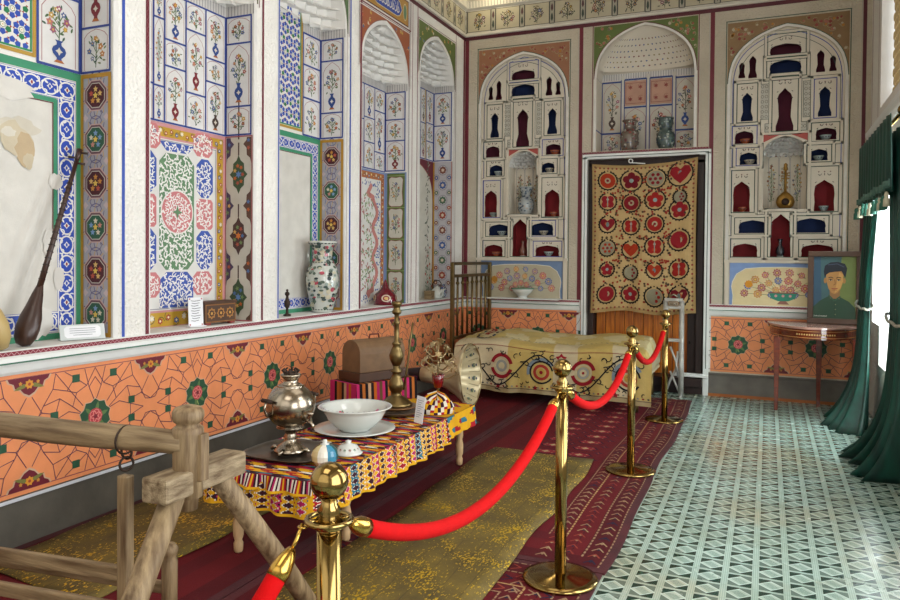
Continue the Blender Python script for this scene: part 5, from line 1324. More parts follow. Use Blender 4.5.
m4 = align(c0, c0-ax); b = MB(); b.torus((0, 0, .0), .284, .006, m4, 48, 6); b.build('rim', BPALE, gp)
p = Paint(lambda a, d, h=0: m4 @ Vector(((.28-d*.62-.016-h)*cos(a), (.28-d*.62-.016-h)*sin(a), d*1.0)), .001, .0)
for k in range(12):
    a = pi*k/6; p.line([(a, .01), (a, .12)], .02, '#8a7a5a', 1)
    for q in range(3): p.ell(a+.26, .03+.03*q, .06, .006, '#3f4a5c', 6, 2); p.ell(a+.2+.06*q, .05, .03, .012, '#5a6a50', 6, 2)
p.build('petal_lines', PM, gp)
hornmesh([(.46, .067), (.56, .06), (.66, .045), (.76, .03)], 32).build('dark_neck', M('dark_horn_neck', '#33282a', .35, .6), gp)
b = MB(); e = c0-ax*.74; b.tube([e, e-ax*.06+Vector((0, 0, -.03)), e-ax*.08+Vector((0, 0, -.12))], [.028, .026, .024], 14); b.build('elbow', IRON, gp)
b = MB(); b.box((e.x-.08, e.y+.03, .16), (.36, .34, .29)); b.box((e.x-.08, e.y+.03, .315), (.40, .36, .03)); b.build('case', DW, gp, bevel=.006)
b = MB(); b.tube([(.07, 0, .02), (.07, 0, .18)], .009, 8); b.lathe([(.07, .012), (.07, .019), (.01, .02), (0, .02)], 16, Matrix.Translation((.07, 0, 0))); b.build('horn_prop', IRON, gp)
# ---- bed with brass headboard and embroidered cover ------------------
bd = thing('iron_bed', 'low bed by the back wall with tall dull brass bar headboard in the corner', 'bed', (-2.05, 7.85, 0), 0)
def rb(x, y, z): return (x+2.05, y-7.85, z)
b = MB(); 
b.box(rb(-2.05, 7.84, .34), (1.98, 1.0, .05)); b.box(rb(-2.05, 7.84, .44), (1.98, 1.04, .16)); b.build('mattress', M('ticking', '#a89a7a', .9), bd, bevel=.03)
for (x, y) in ((-1.15, 7.3), (-1.15, 8.35)): b = MB(); b.lathe([(.02, .0145), (.024, .05), (.02, .32)], 12, Matrix.Translation(rb(x, y, 0))); b.build('leg', OLDB, bd)
hx_ = -3.14; y0, y1 = 7.40, 8.57
for y, w in ((y0, .022), (y1, .022)): b = MB(); b.box(rb(hx_, y, .731), (.04, .045, 1.437)); b.build('headboard_post', OLDB, bd, bevel=.005)
for z in (1.435, 1.30, .62): b = MB(); b.box(rb(hx_, (y0+y1)/2, z), (.03, y1-y0, .035)); b.build('headboard_rail', OLDB, bd, bevel=.004)
for k in range(7):
    y = y0+(y1-y0)*(k+1)/8; b = MB(); b.lathe([(.013, .60), (.013, 1.3)], 10, Matrix.Translation(rb(hx_, y, 0))); b.lathe([(.013, 1.20), (.024, 1.22), (.013, 1.24)], 10, Matrix.Translation(rb(hx_, y, 0))); b.build('headboard_bar', OLDB, bd)
sc = thing('bedspread', 'yellow cream bedspread embroidered with dark red roundels and black vines', 'bedspread', (-2.05, 7.75, 0))
def bfn(u, v, h=0):
    """u 0..1 along length, v 0 bottom of drop .. 1 back edge"""
    x = -3.08+2.07*u; yf = 7.34-.20*u; zt = .57+.02*sin(u*9)-.03*(2*u-1)**4; wv = .014*sin(u*38)+.009*sin(u*71+1); zb = .125+.01*sin(u*17)
    if v < .5:
        t = v/.5; z = zb+(zt-zb)*t; y = yf-.06*(1-t)**.6+wv*(1-t); n = Vector((0, -1, .05))
    elif v < .6:
        t = (v-.5)/.1; z = zt+.045*sin(t*pi/2); y = yf+.07*(1-cos(t*pi/2)); n = Vector((0, -cos(t*pi/2), sin(t*pi/2)))
    else:
        t = (v-.6)/.4; z = zt+.045+.05*sin(t*pi*.8)+.008*sin(u*25+t*9)+.006*sin(t*25); y = yf+.07+1.16*t*(8.42-yf-.07)/1.16; n = Vector((0, 0, 1))
    x -= (.13*u*(v-.5)/.5 if v > .5 else 0)-.03*u; e = max(0, u-.97)/.03; z -= e*e*.10*(1 if v > .5 else 0)
    return Vector((x+2.05, y-7.75, z))+n*h
p = Paint(bfn, .0008, 0)
for i in range(84):
    for j in range(34):
        u, v = i/84, j/34; U = u+.5/84; V = v+.5/34
        yl = (U < .13 and V < .5) is False and ((.30 < U < .53) or (.66 < U < .82) or U > .93 or V > .66)
        c = '#c4ab62' if yl else '#cdbf9a'
        if V > .66: c = '#c6b06a' if (sin(U*37)+sin(V*30+U*8)) > -.2 else '#d2c596'
        if V < .05: c = '#a8966c'
        p.rect(u, v, u+1/84, v+1/34, c, 0)
p.build('cover_cloth', paint_mat('quilted_silk', .55, .35, 60, .15, 0), sc)
p = Paint(bfn, .0010, .0045); K = '#1f2024'; asp = 2.07/.9
def E_(u, v, r, c, n=18, l=1): p.ell(u, v, r/2.07, r/.90, c, n, l)
def Rg(u, v, r, w, c, a0=0, a1=2*pi, l=1):
    for i in range(18):
        a, b_ = a0+(a1-a0)*i/18, a0+(a1-a0)*(i+1)/18
        p.poly([(u+r/2.07*cos(a), v+r/.9*sin(a)), (u+r/2.07*cos(b_), v+r/.9*sin(b_)), (u+(r-w)/2.07*cos(b_), v+(r-w)/.9*sin(b_)), (u+(r-w)/2.07*cos(a), v+(r-w)/.9*sin(a))], c, l)
cen = [.065, .27, .478, .685, .895]
for k, u in enumerate(cen):
    v = .26+.03*(k % 2)
    if k % 2 == 1: Rg(u, v, .125, .035, '#8f1d28', .25, pi-.25); Rg(u, v, .125, .035, '#8f1d28', pi+.25, 2*pi-.25); E_(u, v, .06, '#9a9a90'); E_(u, v, .035, '#c8bb96', 12, 2); Rg(u, v, .085, .016, '#c8bb96', 0, 2*pi, 2); E_(u, v, .014, '#8f1d28', 8, 3)
    else: Rg(u, v, .155, .03, '#7f8c94', .6, 3.4); Rg(u, v, .125, .018, K, .2, 5.8); Rg(u, v, .085, .03, '#a83a30', 0, 2*pi, 2); E_(u, v, .04, '#c4a04c', 12, 3); E_(u, v, .02, '#8f1d28', 8, 4)
def vl(pts, w=.010): 
    for (a, b_), (c, d) in zip(pts, pts[1:]):
        dx, dy = (c-a)*2.07, (d-b_)*.9; L_ = sqrt(dx*dx+dy*dy) or 1; nx_, ny_ = -dy/L_*w/2/2.07, dx/L_*w/2/.9
        p.poly([(a+nx_, b_+ny_), (a-nx_, b_-ny_), (c-nx_, d-ny_), (c+nx_, d+ny_)], K, 2)
for k in range(4):
    a, c = cen[k], cen[k+1]; up = 1 if k % 2 == 0 else -1
    pts = [(a-.02+(c-a)*t*1.05, .27+up*(.19*cos(pi*t))) for t in [q/16 for q in range(17)]]; vl(pts, .014)
    for q in (1, 3, 5, 7, 9, 11, 13, 15):
        x, v = pts[q]; s = 1 if q % 4 == 1 else -1
        vl([(x, v), (x+.012, v+s*.03), (x+.006, v+s*.055), (x-.008, v+s*.045)], .010); vl([(x+.006, v+s*.05), (x+.022, v+s*.065)], .008)
for k in range(70):
    u, v = rng.uniform(.02, .98), rng.choice((rng.uniform(.09, .16), rng.uniform(.38, .47), rng.uniform(.1, .46)))
    if min(abs(u-c) for c in cen) < .062 and .12 < v < .42: continue
    a0, R1, tw = rng.uniform(0, 6.28), rng.uniform(.02, .04), rng.choice((-3.2, 3.2))
    vl([(u+R1*(1-.6*q/6)*cos(a0+tw*q/6)/2.07, v+R1*(1-.6*q/6)*sin(a0+tw*q/6)/.9) for q in range(7)], .009)
for i in range(44): p.ell((i+.5)/44, .075, .006, .010, ('#8f1d28', '#3a3a40', '#8a8a80')[i % 3], 5, 2)
for u in (.255, .45, .65, .84): p.star(u, .07, .016, 5, .5, '#8f1d28', 2, sy=2); 
p.star(.575, .44, .03, 5, .6, '#a01f30', 3, sy=2); p.star(.575, .44, .012, 5, .6, '#c8bb96', 4, sy=2)
for i in range(60): p.rect(i/60, .505, (i+1)/60, .512, '#8a2a2c', 1); p.rect(i/60, .045, (i+1)/60, .052, '#6a5a48', 1)
for v in (.56, .60, .70, .80, .88, .97): p.line([(.045, v), (.045, v+.02)], .001, '#8a2a2c', 1)
for i in range(22): p.ell(.125+.055*cos(i*.285), .76+.13*sin(i*.285), .009, .014, ('#3a4a62', '#4a3a3a')[i % 2], 6, 2)
for i in range(9): p.ell(.125+.02*cos(i*.7), .76+.045*sin(i*.7), .009, .016, '#a8443a', 6, 2)
p.line([(.20, .51), (.175, .97)], .003, '#7a5a3a', 2); p.line([(.05, .52), (.07, .97)], .003, '#7a5a3a', 2)
for i in range(34): u = .24+.02*i+rng.uniform(-.01, .01); p.ell(u, .66+rng.uniform(-.02, .02), .006, .006, rng.choice(['#8a8a80', '#a89a6a', '#7a7468']), 5, 1)
p.build('embroidery', PCLOTH, sc)
# ---- suzani hanging over the doorway ---------------------------------
sz = thing('embroidered_hanging', 'cream embroidered wall hanging with rows of red roundels over the doorway', 'wall hanging', (-1.30, YB-.05, 2.60))
SW, SH = 1.17, 1.71
def sfn(u, v, h=0):
    """u -.5...5, v 0 top .. 1 bottom"""
    sagz = .045*(1-(2*u)**2)*(1-v)**3+.02*sin(u*9)*(v**2)
    y = -.02-.018*sin(u*30+v*3)*v*.7-.012*sin(u*14+1)-.03*v*(1-v)
    return Vector((u*SW*(1-.02*v*(1-v)*4)+.0, y-h, -v*SH-sagz+.03*(u+.5)*(1-v)))
p = Paint(sfn, .0012, 0)
for i in range(30):
    for j in range(40): p.rect(-.5+i/30, j/40, -.5+(i+1)/30, (j+1)/40, '#a98c5c' if (i in (0, 29) or j in (0, 39)) else '#bfa270', 0)
p.build('ground_cloth', PCLOTH, sz)
p = Paint(sfn, .0010, .004)
def sE(u, v, r, c, n=14, l=1, a0=0, k=1): p.poly([(u+r/SW*cos(a0+2*pi*i/n), v+r/SH*sin(a0+2*pi*i/n)*k) for i in range(n)], c, l)
def sR(u, v, r, w, c, l=1, a0=0, a1=2*pi, n=18):
    for i in range(n):
        a, b_ = a0+(a1-a0)*i/n, a0+(a1-a0)*(i+1)/n
        p.poly([(u+r/SW*cos(a), v+r/SH*sin(a)), (u+r/SW*cos(b_), v+r/SH*sin(b_)), (u+(r-w)/SW*cos(b_), v+(r-w)/SH*sin(b_)), (u+(r-w)/SW*cos(a), v+(r-w)/SH*sin(a))], c, l)
for k in range(34): sE(-.47, .02+k*.029, .013, ('#7a5a42', '#8c3a34')[k % 2], 5); sE(.47, .02+k*.029, .013, ('#7a5a42', '#8c3a34')[k % 2], 5)
for k in range(24): sE(-.46+k*.04, .025, .013, ('#7a5a42', '#8c3a34')[k % 2], 5); sE(-.46+k*.04, .975, .013, ('#7a5a42', '#8c3a34')[k % 2], 5)
KK = '#26241f'; cxs = [-.345, -.115, .115, .345]
rows_ = [[(.11, .10), (.255, .092), (.41, .09), (.57, .088), (.715, .078), (.88, .10)], [(.11, .115), (.265, .098), (.425, .092), (.585, .094), (.74, .08), (.885, .095)], [(.105, .105), (.25, .105), (.41, .095), (.56, .10), (.715, .085), (.885, .10)], [(.09, .125), (.24, .07), (.325, .105), (.52, .11), (.71, .10), (.885, .105)]]
for ci, cx in enumerate(cxs):
    for ri, (v, r) in enumerate(rows_[ci]):
        r *= 1.15; typ = (ci*2+ri*3) % 5; rc = rng.choice(['#7c1a22', '#98241f', '#6e1822', '#8c1f26', '#a3341c'])
        sR(cx, v, r, .016, KK, 1, -pi/2+.25, 3*pi/2-.25)
        for q in range(20): a = 2*pi*q/20; sE(cx+r*1.0/SW*cos(a), v+r/SH*sin(a), .009, KK, 5)
        if typ == 0: sE(cx, v, r*.76, rc, 14, 2); sE(cx, v, r*.3, '#a89a7c', 10, 3); sE(cx, v, r*.14, '#7a2028', 8, 4)
        elif typ == 1:   # heart
            P = [(0, .55), (.35, .25), (.6, -.1), (.5, -.42), (.22, -.48), (0, -.28)]; P = P+[(-a, b_) for a, b_ in P[::-1][1:-1]]
            p.poly([(cx+a*r*1.35/SW, v+b_*r*1.35/SH) for a, b_ in P], rc, 2); p.poly([(cx+a*r*.5/SW, v+b_*r*.5/SH) for a, b_ in P], '#b85a2a', 3); sE(cx, v, r*.18, '#6f7f7c', 8, 4, 0, 1.6)
        elif typ == 2:
            for q in range(5): a = 2*pi*q/5-pi/2; sE(cx+r*.45/SW*cos(a), v+r*.45/SH*sin(a), r*.34, rc, 8, 2)
            sE(cx, v, r*.2, '#8d9a94', 8, 3)
        elif typ == 3:
            for q in range(4): a = pi*q/2+pi/4; sE(cx+r*.42/SW*cos(a), v+r*.42/SH*sin(a), r*.38, rc, 8, 2)
            sE(cx, v-r*.25/SH, r*.14, '#b5a88a', 6, 3); sE(cx, v+r*.3/SH, r*.2, '#b0491f', 7, 3); p.poly([(cx-.004, v-r*.5/SH), (cx+.004, v-r*.5/SH), (cx+.004, v+r*.5/SH), (cx-.004, v+r*.5/SH)], '#8d9a94', 4)
        else: sE(cx, v, r*.78, '#8f8a72', 14, 2); [sE(cx+r*.45/SW*cos(a), v+r*.45/SH*sin(a), r*.17, rc, 6, 3) for a in (0, 1.05, 2.1, 3.14, 4.2, 5.24)]; sE(cx, v, r*.17, '#7a2028', 6, 3)
for k in range(300):
    cx, v = rng.choice((-.23, 0, .23))+rng.uniform(-.035, .035), rng.uniform(.06, .95)
    if rng.random() < .5: cx, v = rng.uniform(-.42, .42), rng.choice((.185, .335, .50, .655, .80))+rng.uniform(-.012, .012)
    sE(cx, v, .014, rng.choice(['#8c2a26', '#4a3a30', '#9a3a26', '#5a4a34']), 5, 5)
p.build('embroidered_roundels', PCLOTH, sz)
b = MB(); b.tube([(-.60, -.01, .03), (.60, -.01, .055)], .008, 8); b.build('hanging_rod', DW, sz)
b = MB(); b.torus((0, 0, 0), .022, .006, Matrix.Translation((-.14, -.05, .015)) @ Matrix.Rotation(pi/2, 4, 'X'), 16, 6); b.tube([(-.14, -.05, -.005), (.02, -.04, -.02)], .006, 6); b.build('white_hook', WHT, sz)
# ---- white upright stand beside the door -----------------------------
ws = thing('white_stand', 'grey-white painted upright spinning stand beside the wooden door', 'stand', (-.93, 8.38, 0), 0)
WP = M('chipped_white_paint', '#b9b7b0', .45, .2, var=.3, vs=16)
for x in (-.085, .085): b = MB(); b.tube([(x, 0, .012), (x, 0, .3), (x, 0, 1.05)], [.028, .030, .026], 10); b.build('upright', WP, ws)
b = MB()
for z in (.98, 1.06, .62): b = MB(); b.box((0, 0, z), (.19, .05, .035)); b.build('crossbar', WP, ws, bevel=.004)
b = MB(); b.box((0, -.01, 1.02), (.10, .06, .06)); b.torus((0, -.04, 1.02), .03, .008, None, 16, 6); b.tube([(-.05, -.02, 1.09), (.0, -.02, 1.12), (.05, -.02, 1.09)], .012, 8); b.build('winding_head', SILV, ws)
b = MB(); b.tube([(-.085, 0, .02), (-.02, 0, .20), (.03, 0, .30), (.05, 0, .5)], .014, 8); b.tube([(.085, 0, .02), (.03, 0, .14), (-.03, 0, .28)], .012, 8); b.tube([(-.03, -.02, .55), (.03, -.03, .40), (.06, -.02, .22)], .012, 8); b.build('scroll_braces', WP, ws)
for s in (-1, 1): b = MB(); b.tube([(s*.085, -.10, .012), (s*.085, .10, .012)], .012, 8); b.build('foot', WP, ws)
# ---- half-round console table + portrait ------------------------------
ct = thing('console_table', 'half-round reddish wooden console table under the portrait', 'table', (.44, 8.52, 0))
MAH = M('polished_mahogany', '#7c3018', .25, var=.3, scale=(3, 3, 10), vs=4, col2='#521c10', coat=.5)
TOPM = M('shine_paled_tabletop', '#b58a7c', .22, var=.2, coat=.7)  # paled so the whitish shine on top is painted into the wood
hc_ = [(.43*cos(pi+pi*k/28), .66*sin(pi+pi*k/28)) for k in range(29)]
b = MB(); b.prism(hc_, .022, Matrix.Translation((0, 0, .838))); b.build('half_round_top', TOPM, ct, bevel=.004)
b = MB(); b.prism([(x*.94, y*.94-.005) for x, y in hc_], .10, Matrix.Translation((0, 0, .737))); o = b.build('apron', MAH, ct)
p = Paint(lambda a, z, h=0: Vector(((.407+h)*cos(a), (.627+h)*sin(a)-.005, z)), base=.002)
for i in range(20): p.rect(pi+.15+.14*i, .752, pi+.15+.14*(i+1), .758, '#c98a4a', 0); p.rect(pi+.15+.14*i, .815, pi+.15+.14*(i+1), .82, '#c98a4a', 0)
for i in range(16): p.ell(4.3+.055*i, .786, .02, .009, '#d8b06a', 6, 0)
p.build('inlay', PM, o)
for (x, y) in ((-.34, -.44), (.36, -.40), (.06, -.06)): b = MB(); b.box((x, y, .40), (.06, .06, .68)); b.v = [(vx if vz > .1 else x+(vx-x)*.55, vy if vz > .1 else y+(vy-y)*.55, vz if vz > .1 else .001) for vx, vy, vz in b.v]; b.build('tapered_leg', MAH, ct, bevel=.003)
pt = thing('framed_portrait', 'framed painting of a dark-haired person in a green jacket on the console table', 'painting', (.625, 8.34, .862), -.08)
FR = M('brown_frame_wood', '#4c2f1a', .4, var=.3, vs=6); W2, H2 = .245, .37; tl = Matrix.Rotation(-.10, 4, 'X')
b = MB()
for (x, z, w_, h_) in ((0, .03, 2*W2, .055), (0, 2*H2-.03, 2*W2, .055), (-W2+.0275, H2, .055, 2*H2-.115), (W2-.0275, H2, .055, 2*H2-.115)): b.box((x, 0, z), (w_, .035, h_), mtx=tl)
b.build('frame', FR, pt, bevel=.006)
b = MB(); b.box((0, .006, H2), (2*W2-.09, .012, 2*H2-.09), mtx=tl); b.build('backing', FR, pt)
p = Paint(lambda u, v, h=0: tl @ Vector((u, -.001-h, v))); x0, x1, z0, z1 = -W2+.052, W2-.052, .057, 2*H2-.057
p.rect(x0, z0, x1, z1, '#3c5a5c', 0); p.poly([(-.02, z0), (x1, z0), (x1, z1), (.06, z1), (.04, .4)], '#66743a', 1); p.poly([(x0, z0), (-.11, z0), (-.13, z1), (x0, z1)], '#2f4c60', 1)
p.poly([(x0, z0), (x1, z0), (x1-.01, .17), (.13, .23), (.05, .275), (-.05, .285), (-.13, .235), (x0, .17)], '#22402c', 2)
p.poly([(-.04, .26), (.045, .255), (.05, .34), (-.045, .34)], '#8a6238', 3); p.line([(-.05, .29), (0, .235), (.05, .28)], .014, '#2f5038', 4); p.line([(0, .235), (.005, z0+.02)], .004, '#16301e', 4)
for q in (.20, .15, .10): p.ell(.01, q, .005, .005, '#8a8a60', 6, 4)
face = [(-.075, .44), (-.078, .50), (-.06, .55), (0, .565), (.06, .55), (.078, .50), (.075, .43), (.055, .36), (.025, .315), (0, .305), (-.025, .315), (-.055, .36)]
p.poly(face, '#a87840', 4); p.poly([(0, .31), (.05, .36), (.073, .43), (.075, .5), (.04, .53), (.02, .42)], '#c08e4c', 5)
p.ell(-.085, .44, .014, .03, '#9a6c38', 8, 4); p.ell(.085, .44, .014, .03, '#a87840', 8, 4)
p.poly([(-.09, .47), (-.10, .53), (-.09, .59), (-.04, .625), (.03, .63), (.09, .61), (.11, .565), (.095, .47), (.078, .50), (.06, .535), (.0, .53), (-.05, .52), (-.075, .50)], '#191c26', 6); p.line([(-.06, .60), (.02, .61), (.08, .58)], .008, '#3c4458', 7)
for s in (-1, 1): p.line([(s*.055, .468), (s*.035, .475), (s*.015, .466)], .008, '#2a1c14', 6); p.ell(s*.036, .445, .016, .008, '#b8a482', 8, 6); p.ell(s*.036, .446, .008, .008, '#1c1410', 8, 7); p.line([(s*.054, .447), (s*.036, .455), (s*.018, .446)], .005, '#2a1a12', 8)
p.line([(.0, .45), (.006, .405), (-.01, .395)], .007, '#7a4f28', 6); p.line([(-.024, .360), (0, .357), (.024, .361)], .009, '#8c3c2c', 6); p.line([(-.02, .345), (.02, .345)], .005, '#7a5028', 6)
for k in range(11): p.line([(x0+.01+.011*k, z0+.018), (x0+.015+.011*k, z0+.03-.004*(k % 2))], .0035, '#d8d8c8', 5)
p.build('painted_canvas', GLZ if False else PM, pt)
# ---- curtains ----------------------------------------------------------
GRN = M('bottle_green_velvet', '#06473a', .5, var=.35, vs=5, sheen=0, bs=.05, scale=(3, 3, .6), col2='#032c26')
def curtain(name, label, top, waist, foot, zw, folds, seed, x0=.84):
    """top/waist/foot = (y0, y1, x, depth) at z 2.44, zw, floor"""
    r = random.Random(seed); t = thing(name, label, 'curtain', (x0, (top[0]+top[1])/2, 0), group='green window curtains'); oy_ = (top[0]+top[1])/2
    ph = [r.uniform(0, 6) for _ in range(5)]
    def f(u, v):
        z = 2.44*v+.006
        if z > zw: s = (z-zw)/(2.44-zw); s = s**1.2; A_, B_ = waist, top
        else: s = 1-z/zw; s = s**4*.86+s*.14; A_, B_ = waist, foot
        y0, y1, xx, dd = [A_[k]+(B_[k]-A_[k])*s for k in range(4)]
        fo = sin(u*folds*2*pi+ph[0]+.4*sin(v*3))+.35*sin(u*folds*4.7+ph[1])
        return (xx+dd*fo-x0, y0+(y1-y0)*u-oy_, z)
    b = MB(); b.grid(f, 90, 40); b.build('velvet_panel', GRN, t, solid=.004)
    b = MB(); yc, hw_, xx = (waist[0]+waist[1])/2, (waist[1]-waist[0])/2+.02, waist[2]; pts = [(xx-x0+(waist[3]*1.6+.02)*cos(a), yc-oy_+hw_*sin(a), zw+.03*sin(a)+.006*sin(a*9)) for a in [2*pi*k/40 for k in range(41)]]
    b.tube(pts, .011, 8); b.build('rope_tieback', M('silver_cord', '#a9a595', .6, var=.4, vs=60), t)
    return t
curtain('curtain', 'green velvet curtain nearer the corner, its hem spread on the floor beside the console table', (7.0, 7.72, .855, .024), (7.50, 7.86, .82, .03), (7.15, 8.0, .655, .15), 1.10, 6, 1)
curtain('curtain', 'green velvet curtain at the right edge of the view', (6.0, 6.5, .855, .024), (5.60, 6.12, .83, .03), (5.7, 6.75, .70, .14), 1.10, 6, 2)
vl_ = thing('curtain_valance', 'gathered green pelmet with grey fringe and pale tassels over the window', 'valance', (.765, 6.8, 2.52))
def vf(u, v): return (.02*sin(u*70)*(1-v*.6)+.03*(1-v)+.0-.02*(1-v), -.92+1.84*u, -.53*(1-v)+.0-.02*abs(sin(u*9))*(1-v))
b = MB(); b.grid(vf, 140, 14); b.build('gathered_cloth', GRN, vl_, solid=.004)
b = MB(); b.grid(lambda u, v: tuple(Vector(vf(u, .0))+Vector((-.014, 0, .03+.05*v))), 140, 2); b.build('grey_braid', M('grey_green_braid', '#4f7468', .7, var=.3, vs=60), vl_, solid=.004)
for k in range(12):
    q = Vector(vf((k+.5)/12, 0)); b = MB(); b.lathe([(.022, -.10), (.020, -.05), (.012, -.035), (.016, -.02), (.010, 0), (.0, .005)], 10, Matrix.Translation(q+Vector((-.02, 0, 0)))); b.build('tassel', M('pale_tassel_silk', '#b8b298', .7) if k % 3 == 0 else M('green_tassel_silk', '#2f6a58', .7), vl_)
rd = thing('curtain_rod', 'brass curtain rod with round gold finial above the green pelmet', 'rod', (.83, 6.8, 2.54))
b = MB(); b.tube([(.02, -.86, 0), (.02, .92, 0)], .014, 12); b.build('rod', BRASS, rd)
for y in (-.90, .95): b = MB(); b.lathe([(.012, -.05), (.022, -.04)]+[(.042*sin(pi*k/12), -.042*cos(pi*k/12)) for k in range(3, 13)], 20, Matrix.Translation((.02, y, 0)) @ Matrix.Rotation(pi/2*(1 if y < 0 else -1), 4, 'X')); b.build('finial', BRASS, rd)
for y in (-.6, .6): b = MB(); b.tube([(.02, y, 0), (.11, y, .0)], .01, 8); b.build('bracket', BRASS, rd)
sh = thing('sheer_curtain', 'translucent white sheer hanging behind the green curtains', 'curtain', (.90, 7.0, 0))
b = MB(); b.grid(lambda u, v: (.018*sin(u*60), -.1+.85*u, .95+1.5*v), 70, 6); vm, nt, b_ = newmat('white_voile'); tl_ = nt.nodes.new('ShaderNodeBsdfTranslucent'); tl_.inputs[0].default_value = (.95, .97, .96, 1); df = nt.nodes.new('ShaderNodeBsdfDiffuse'); mx = nt.nodes.new('ShaderNodeMixShader'); mx.inputs[0].default_value = .3
nt.links.new(tl_.outputs[0], mx.inputs[1]); nt.links.new(df.outputs[0], mx.inputs[2]); nt.links.new(mx.outputs[0], nt.nodes['Material Output'].inputs[0]); b.build('sheer_panel', vm, sh)
# ---- things in the left wall niches ------------------------------------
def lathe_thing(name, label, cat, loc, parts, group=None, rz=0):
    t = thing(name, label, cat, loc, rz, group)
    for nm, prof, mt in parts: b = MB(); b.lathe(prof, 32); b.build(nm, mt, t)
    return t
SG = ZS+.003
lu = thing('long_necked_lute', 'dark brown long-necked lute leaning in the first niche', 'lute', (-3.60, 2.69, SG))
d = Vector((-.10, .43, 1.07)); m4 = align((0, 0, 0), d) @ Matrix.Rotation(pi/2+.25, 4, 'Z')
LUT = M('dark_mulberry_wood', '#3c2218', .4, var=.3, scale=(1, 1, 1), vs=10, coat=.2)
b = MB(); b.lathe([(0, .0), (.036, .012), (.056, .05), (.062, .10), (.057, .16), (.042, .22), (.03, .29), (.018, .34), (.014, .36)], 24, m4, True, .8, 1.0); b.build('pear_body', LUT, lu)
b = MB(); b.tube([m4 @ Vector((0, 0, z)) for z in (.33, .6, .9, 1.13)], [.017, .0145, .013, .012], 10); b.build('neck', LUT, lu)
b = MB()
for k in range(17): z = .38+.042*k*(1-.008*k); b.torus((0, 0, 0), .0165, .002, m4 @ Matrix.Translation((0, 0, z)), 12, 5)
b.build('gut_frets', M('gut_fret', '#1c120c', .6), lu)
b = MB(); b.tube([m4 @ Vector((0, 0, 1.12)), m4 @ Vector((0, .0, 1.19))], [.013, .017], 8)
for k, s in ((0, 1), (1, -1), (2, 1)): b.tube([m4 @ Vector((0, 0, 1.10+.035*k)), m4 @ Vector((.0, s*.05, 1.10+.035*k))], [.005, .008], 8)
b.build('peg_head', LUT, lu)
l2 = thing('round_lute', 'pale round-bellied lute cut by the left edge of the view', 'lute', (-3.56, 2.545, SG), 0)
l2.scale = (1, 1.05, 1.0)
m4 = align((0, 0, 0), (-.10, -.28, 1.0)) @ Matrix.Rotation(pi/2, 4, 'Z'); b = MB()
b.lathe([(0, .0), (.06, .01), (.105, .06), (.12, .13), (.10, .20), (.06, .27), (.03, .32), (.018, .36)], 28, m4, True, .55, 1.0); b.build('pale_belly', M('pale_soundboard', '#bfa66e', .5, var=.12, vs=5), l2)
b = MB(); b.tube([m4 @ Vector((0, 0, .33)), m4 @ Vector((0, 0, .95))], [.017, .012], 8); b.build('neck', LUT, l2)
sg = thing('acrylic_sign', 'clear acrylic holder with white printed label on the first niche sill', 'sign', (-3.59, 3.06, SG), -.45)
sg.scale = (1, .92, 1.05)
ACR = M('frosted_acrylic', '#c8cfce', .15, var=.02)
SR = Matrix.Rotation(-.35, 4, 'Y') 
b = MB(); b.box((0, 0, .045), (.006, .26, .085), mtx=SR); b.box((-.03, 0, .004), (.07, .26, .006)); b.build('holder', ACR, sg, bevel=.002)
p = Paint(lambda u, v, h=0: SR @ Vector((.0032+h, u, v))); P = [(-.105, .025), (-.09, .012), (.09, .012), (.105, .025), (.105, .065), (.09, .078), (-.09, .078), (-.105, .065)]
p.poly(P, '#e6e8ec', 0)
for k in range(4): p.rect(-.075+.02*(k == 3), .062-.012*k, .075-.02*(k == 3), .065-.012*k, '#8c9098', 1)
p.build('white_label', PM, sg)
c2 = thing('calligraphy_card', 'narrow white upright card with rows of script in the second niche', 'card', (-3.59, 3.97, SG), -.3)
b = MB(); b.box((0, 0, .10), (.006, .11, .20), mtx=Matrix.Rotation(-.06, 4, 'Y')); b.box((0, 0, .004), (.06, .12, .008)); b.build('card', PAPER, c2)
p = Paint(lambda u, v, h=0: Matrix.Rotation(-.06, 4, 'Y') @ Vector((.0034+h, u, v)))
for k in range(9): p.line([(-.035+.006*(k % 2), .178-.017*k), (-.01, .174-.017*k), (.035-.008*(k % 3), .179-.017*k)], .0035, '#4a4a50', 0)
for s in (-1, 1): p.star(s*.045, .014, .008, 5, .5, '#b04a4a', 0); p.star(s*.045, .19, .008, 5, .5, '#b04a4a', 0)
p.build('script_lines', PM, c2)
bx_ = thing('carved_box', 'dark carved wooden box with gold rosettes in the second niche', 'box', (-3.63, 4.21, SG), -.05)
b = MB(); b.box((0, 0, .08), (.10, .31, .135)); b.box((0, 0, .155), (.11, .325, .02)); b.build('box_body', LD, bx_, bevel=.004)
b = MB()
for s in (-1, 1):
    for q in (-1, 1): b.box((q*.035, s*.12, .0065), (.03, .045, .012))
b.build('feet', M('red_feet', '#8a2a22', .5), bx_)
p = Paint(lambda u, v, h=0: Vector((.0505+h, u, v)))
p.box(-.145, .02, .145, .14, .008, '#8a5a2a', 0)
for k in (-1, 0, 1): p.star(k*.09, .08, .042, 8, .75, '#a8763a', 0); p.star(k*.09, .08, .028, 8, .7, '#3a1c10', 1); p.star(k*.09, .08, .014, 6, .6, '#c99a4a', 2)
p.build('gold_rosettes', PM, bx_)
lathe_thing('iron_figurine', 'slim dark iron ewer at the near edge of the third niche', 'figurine', (-3.60, 5.03, SG), [('stem', [(.03, 0), (.032, .01), (.012, .02), (.010, .06), (.022, .08), (.026, .11), (.014, .14), (.009, .165)], IRON), ('knob', [(.009, .16), (.02, .175), (.018, .19), (.006, .20), (.012, .212), (0, .22)], IRON)])
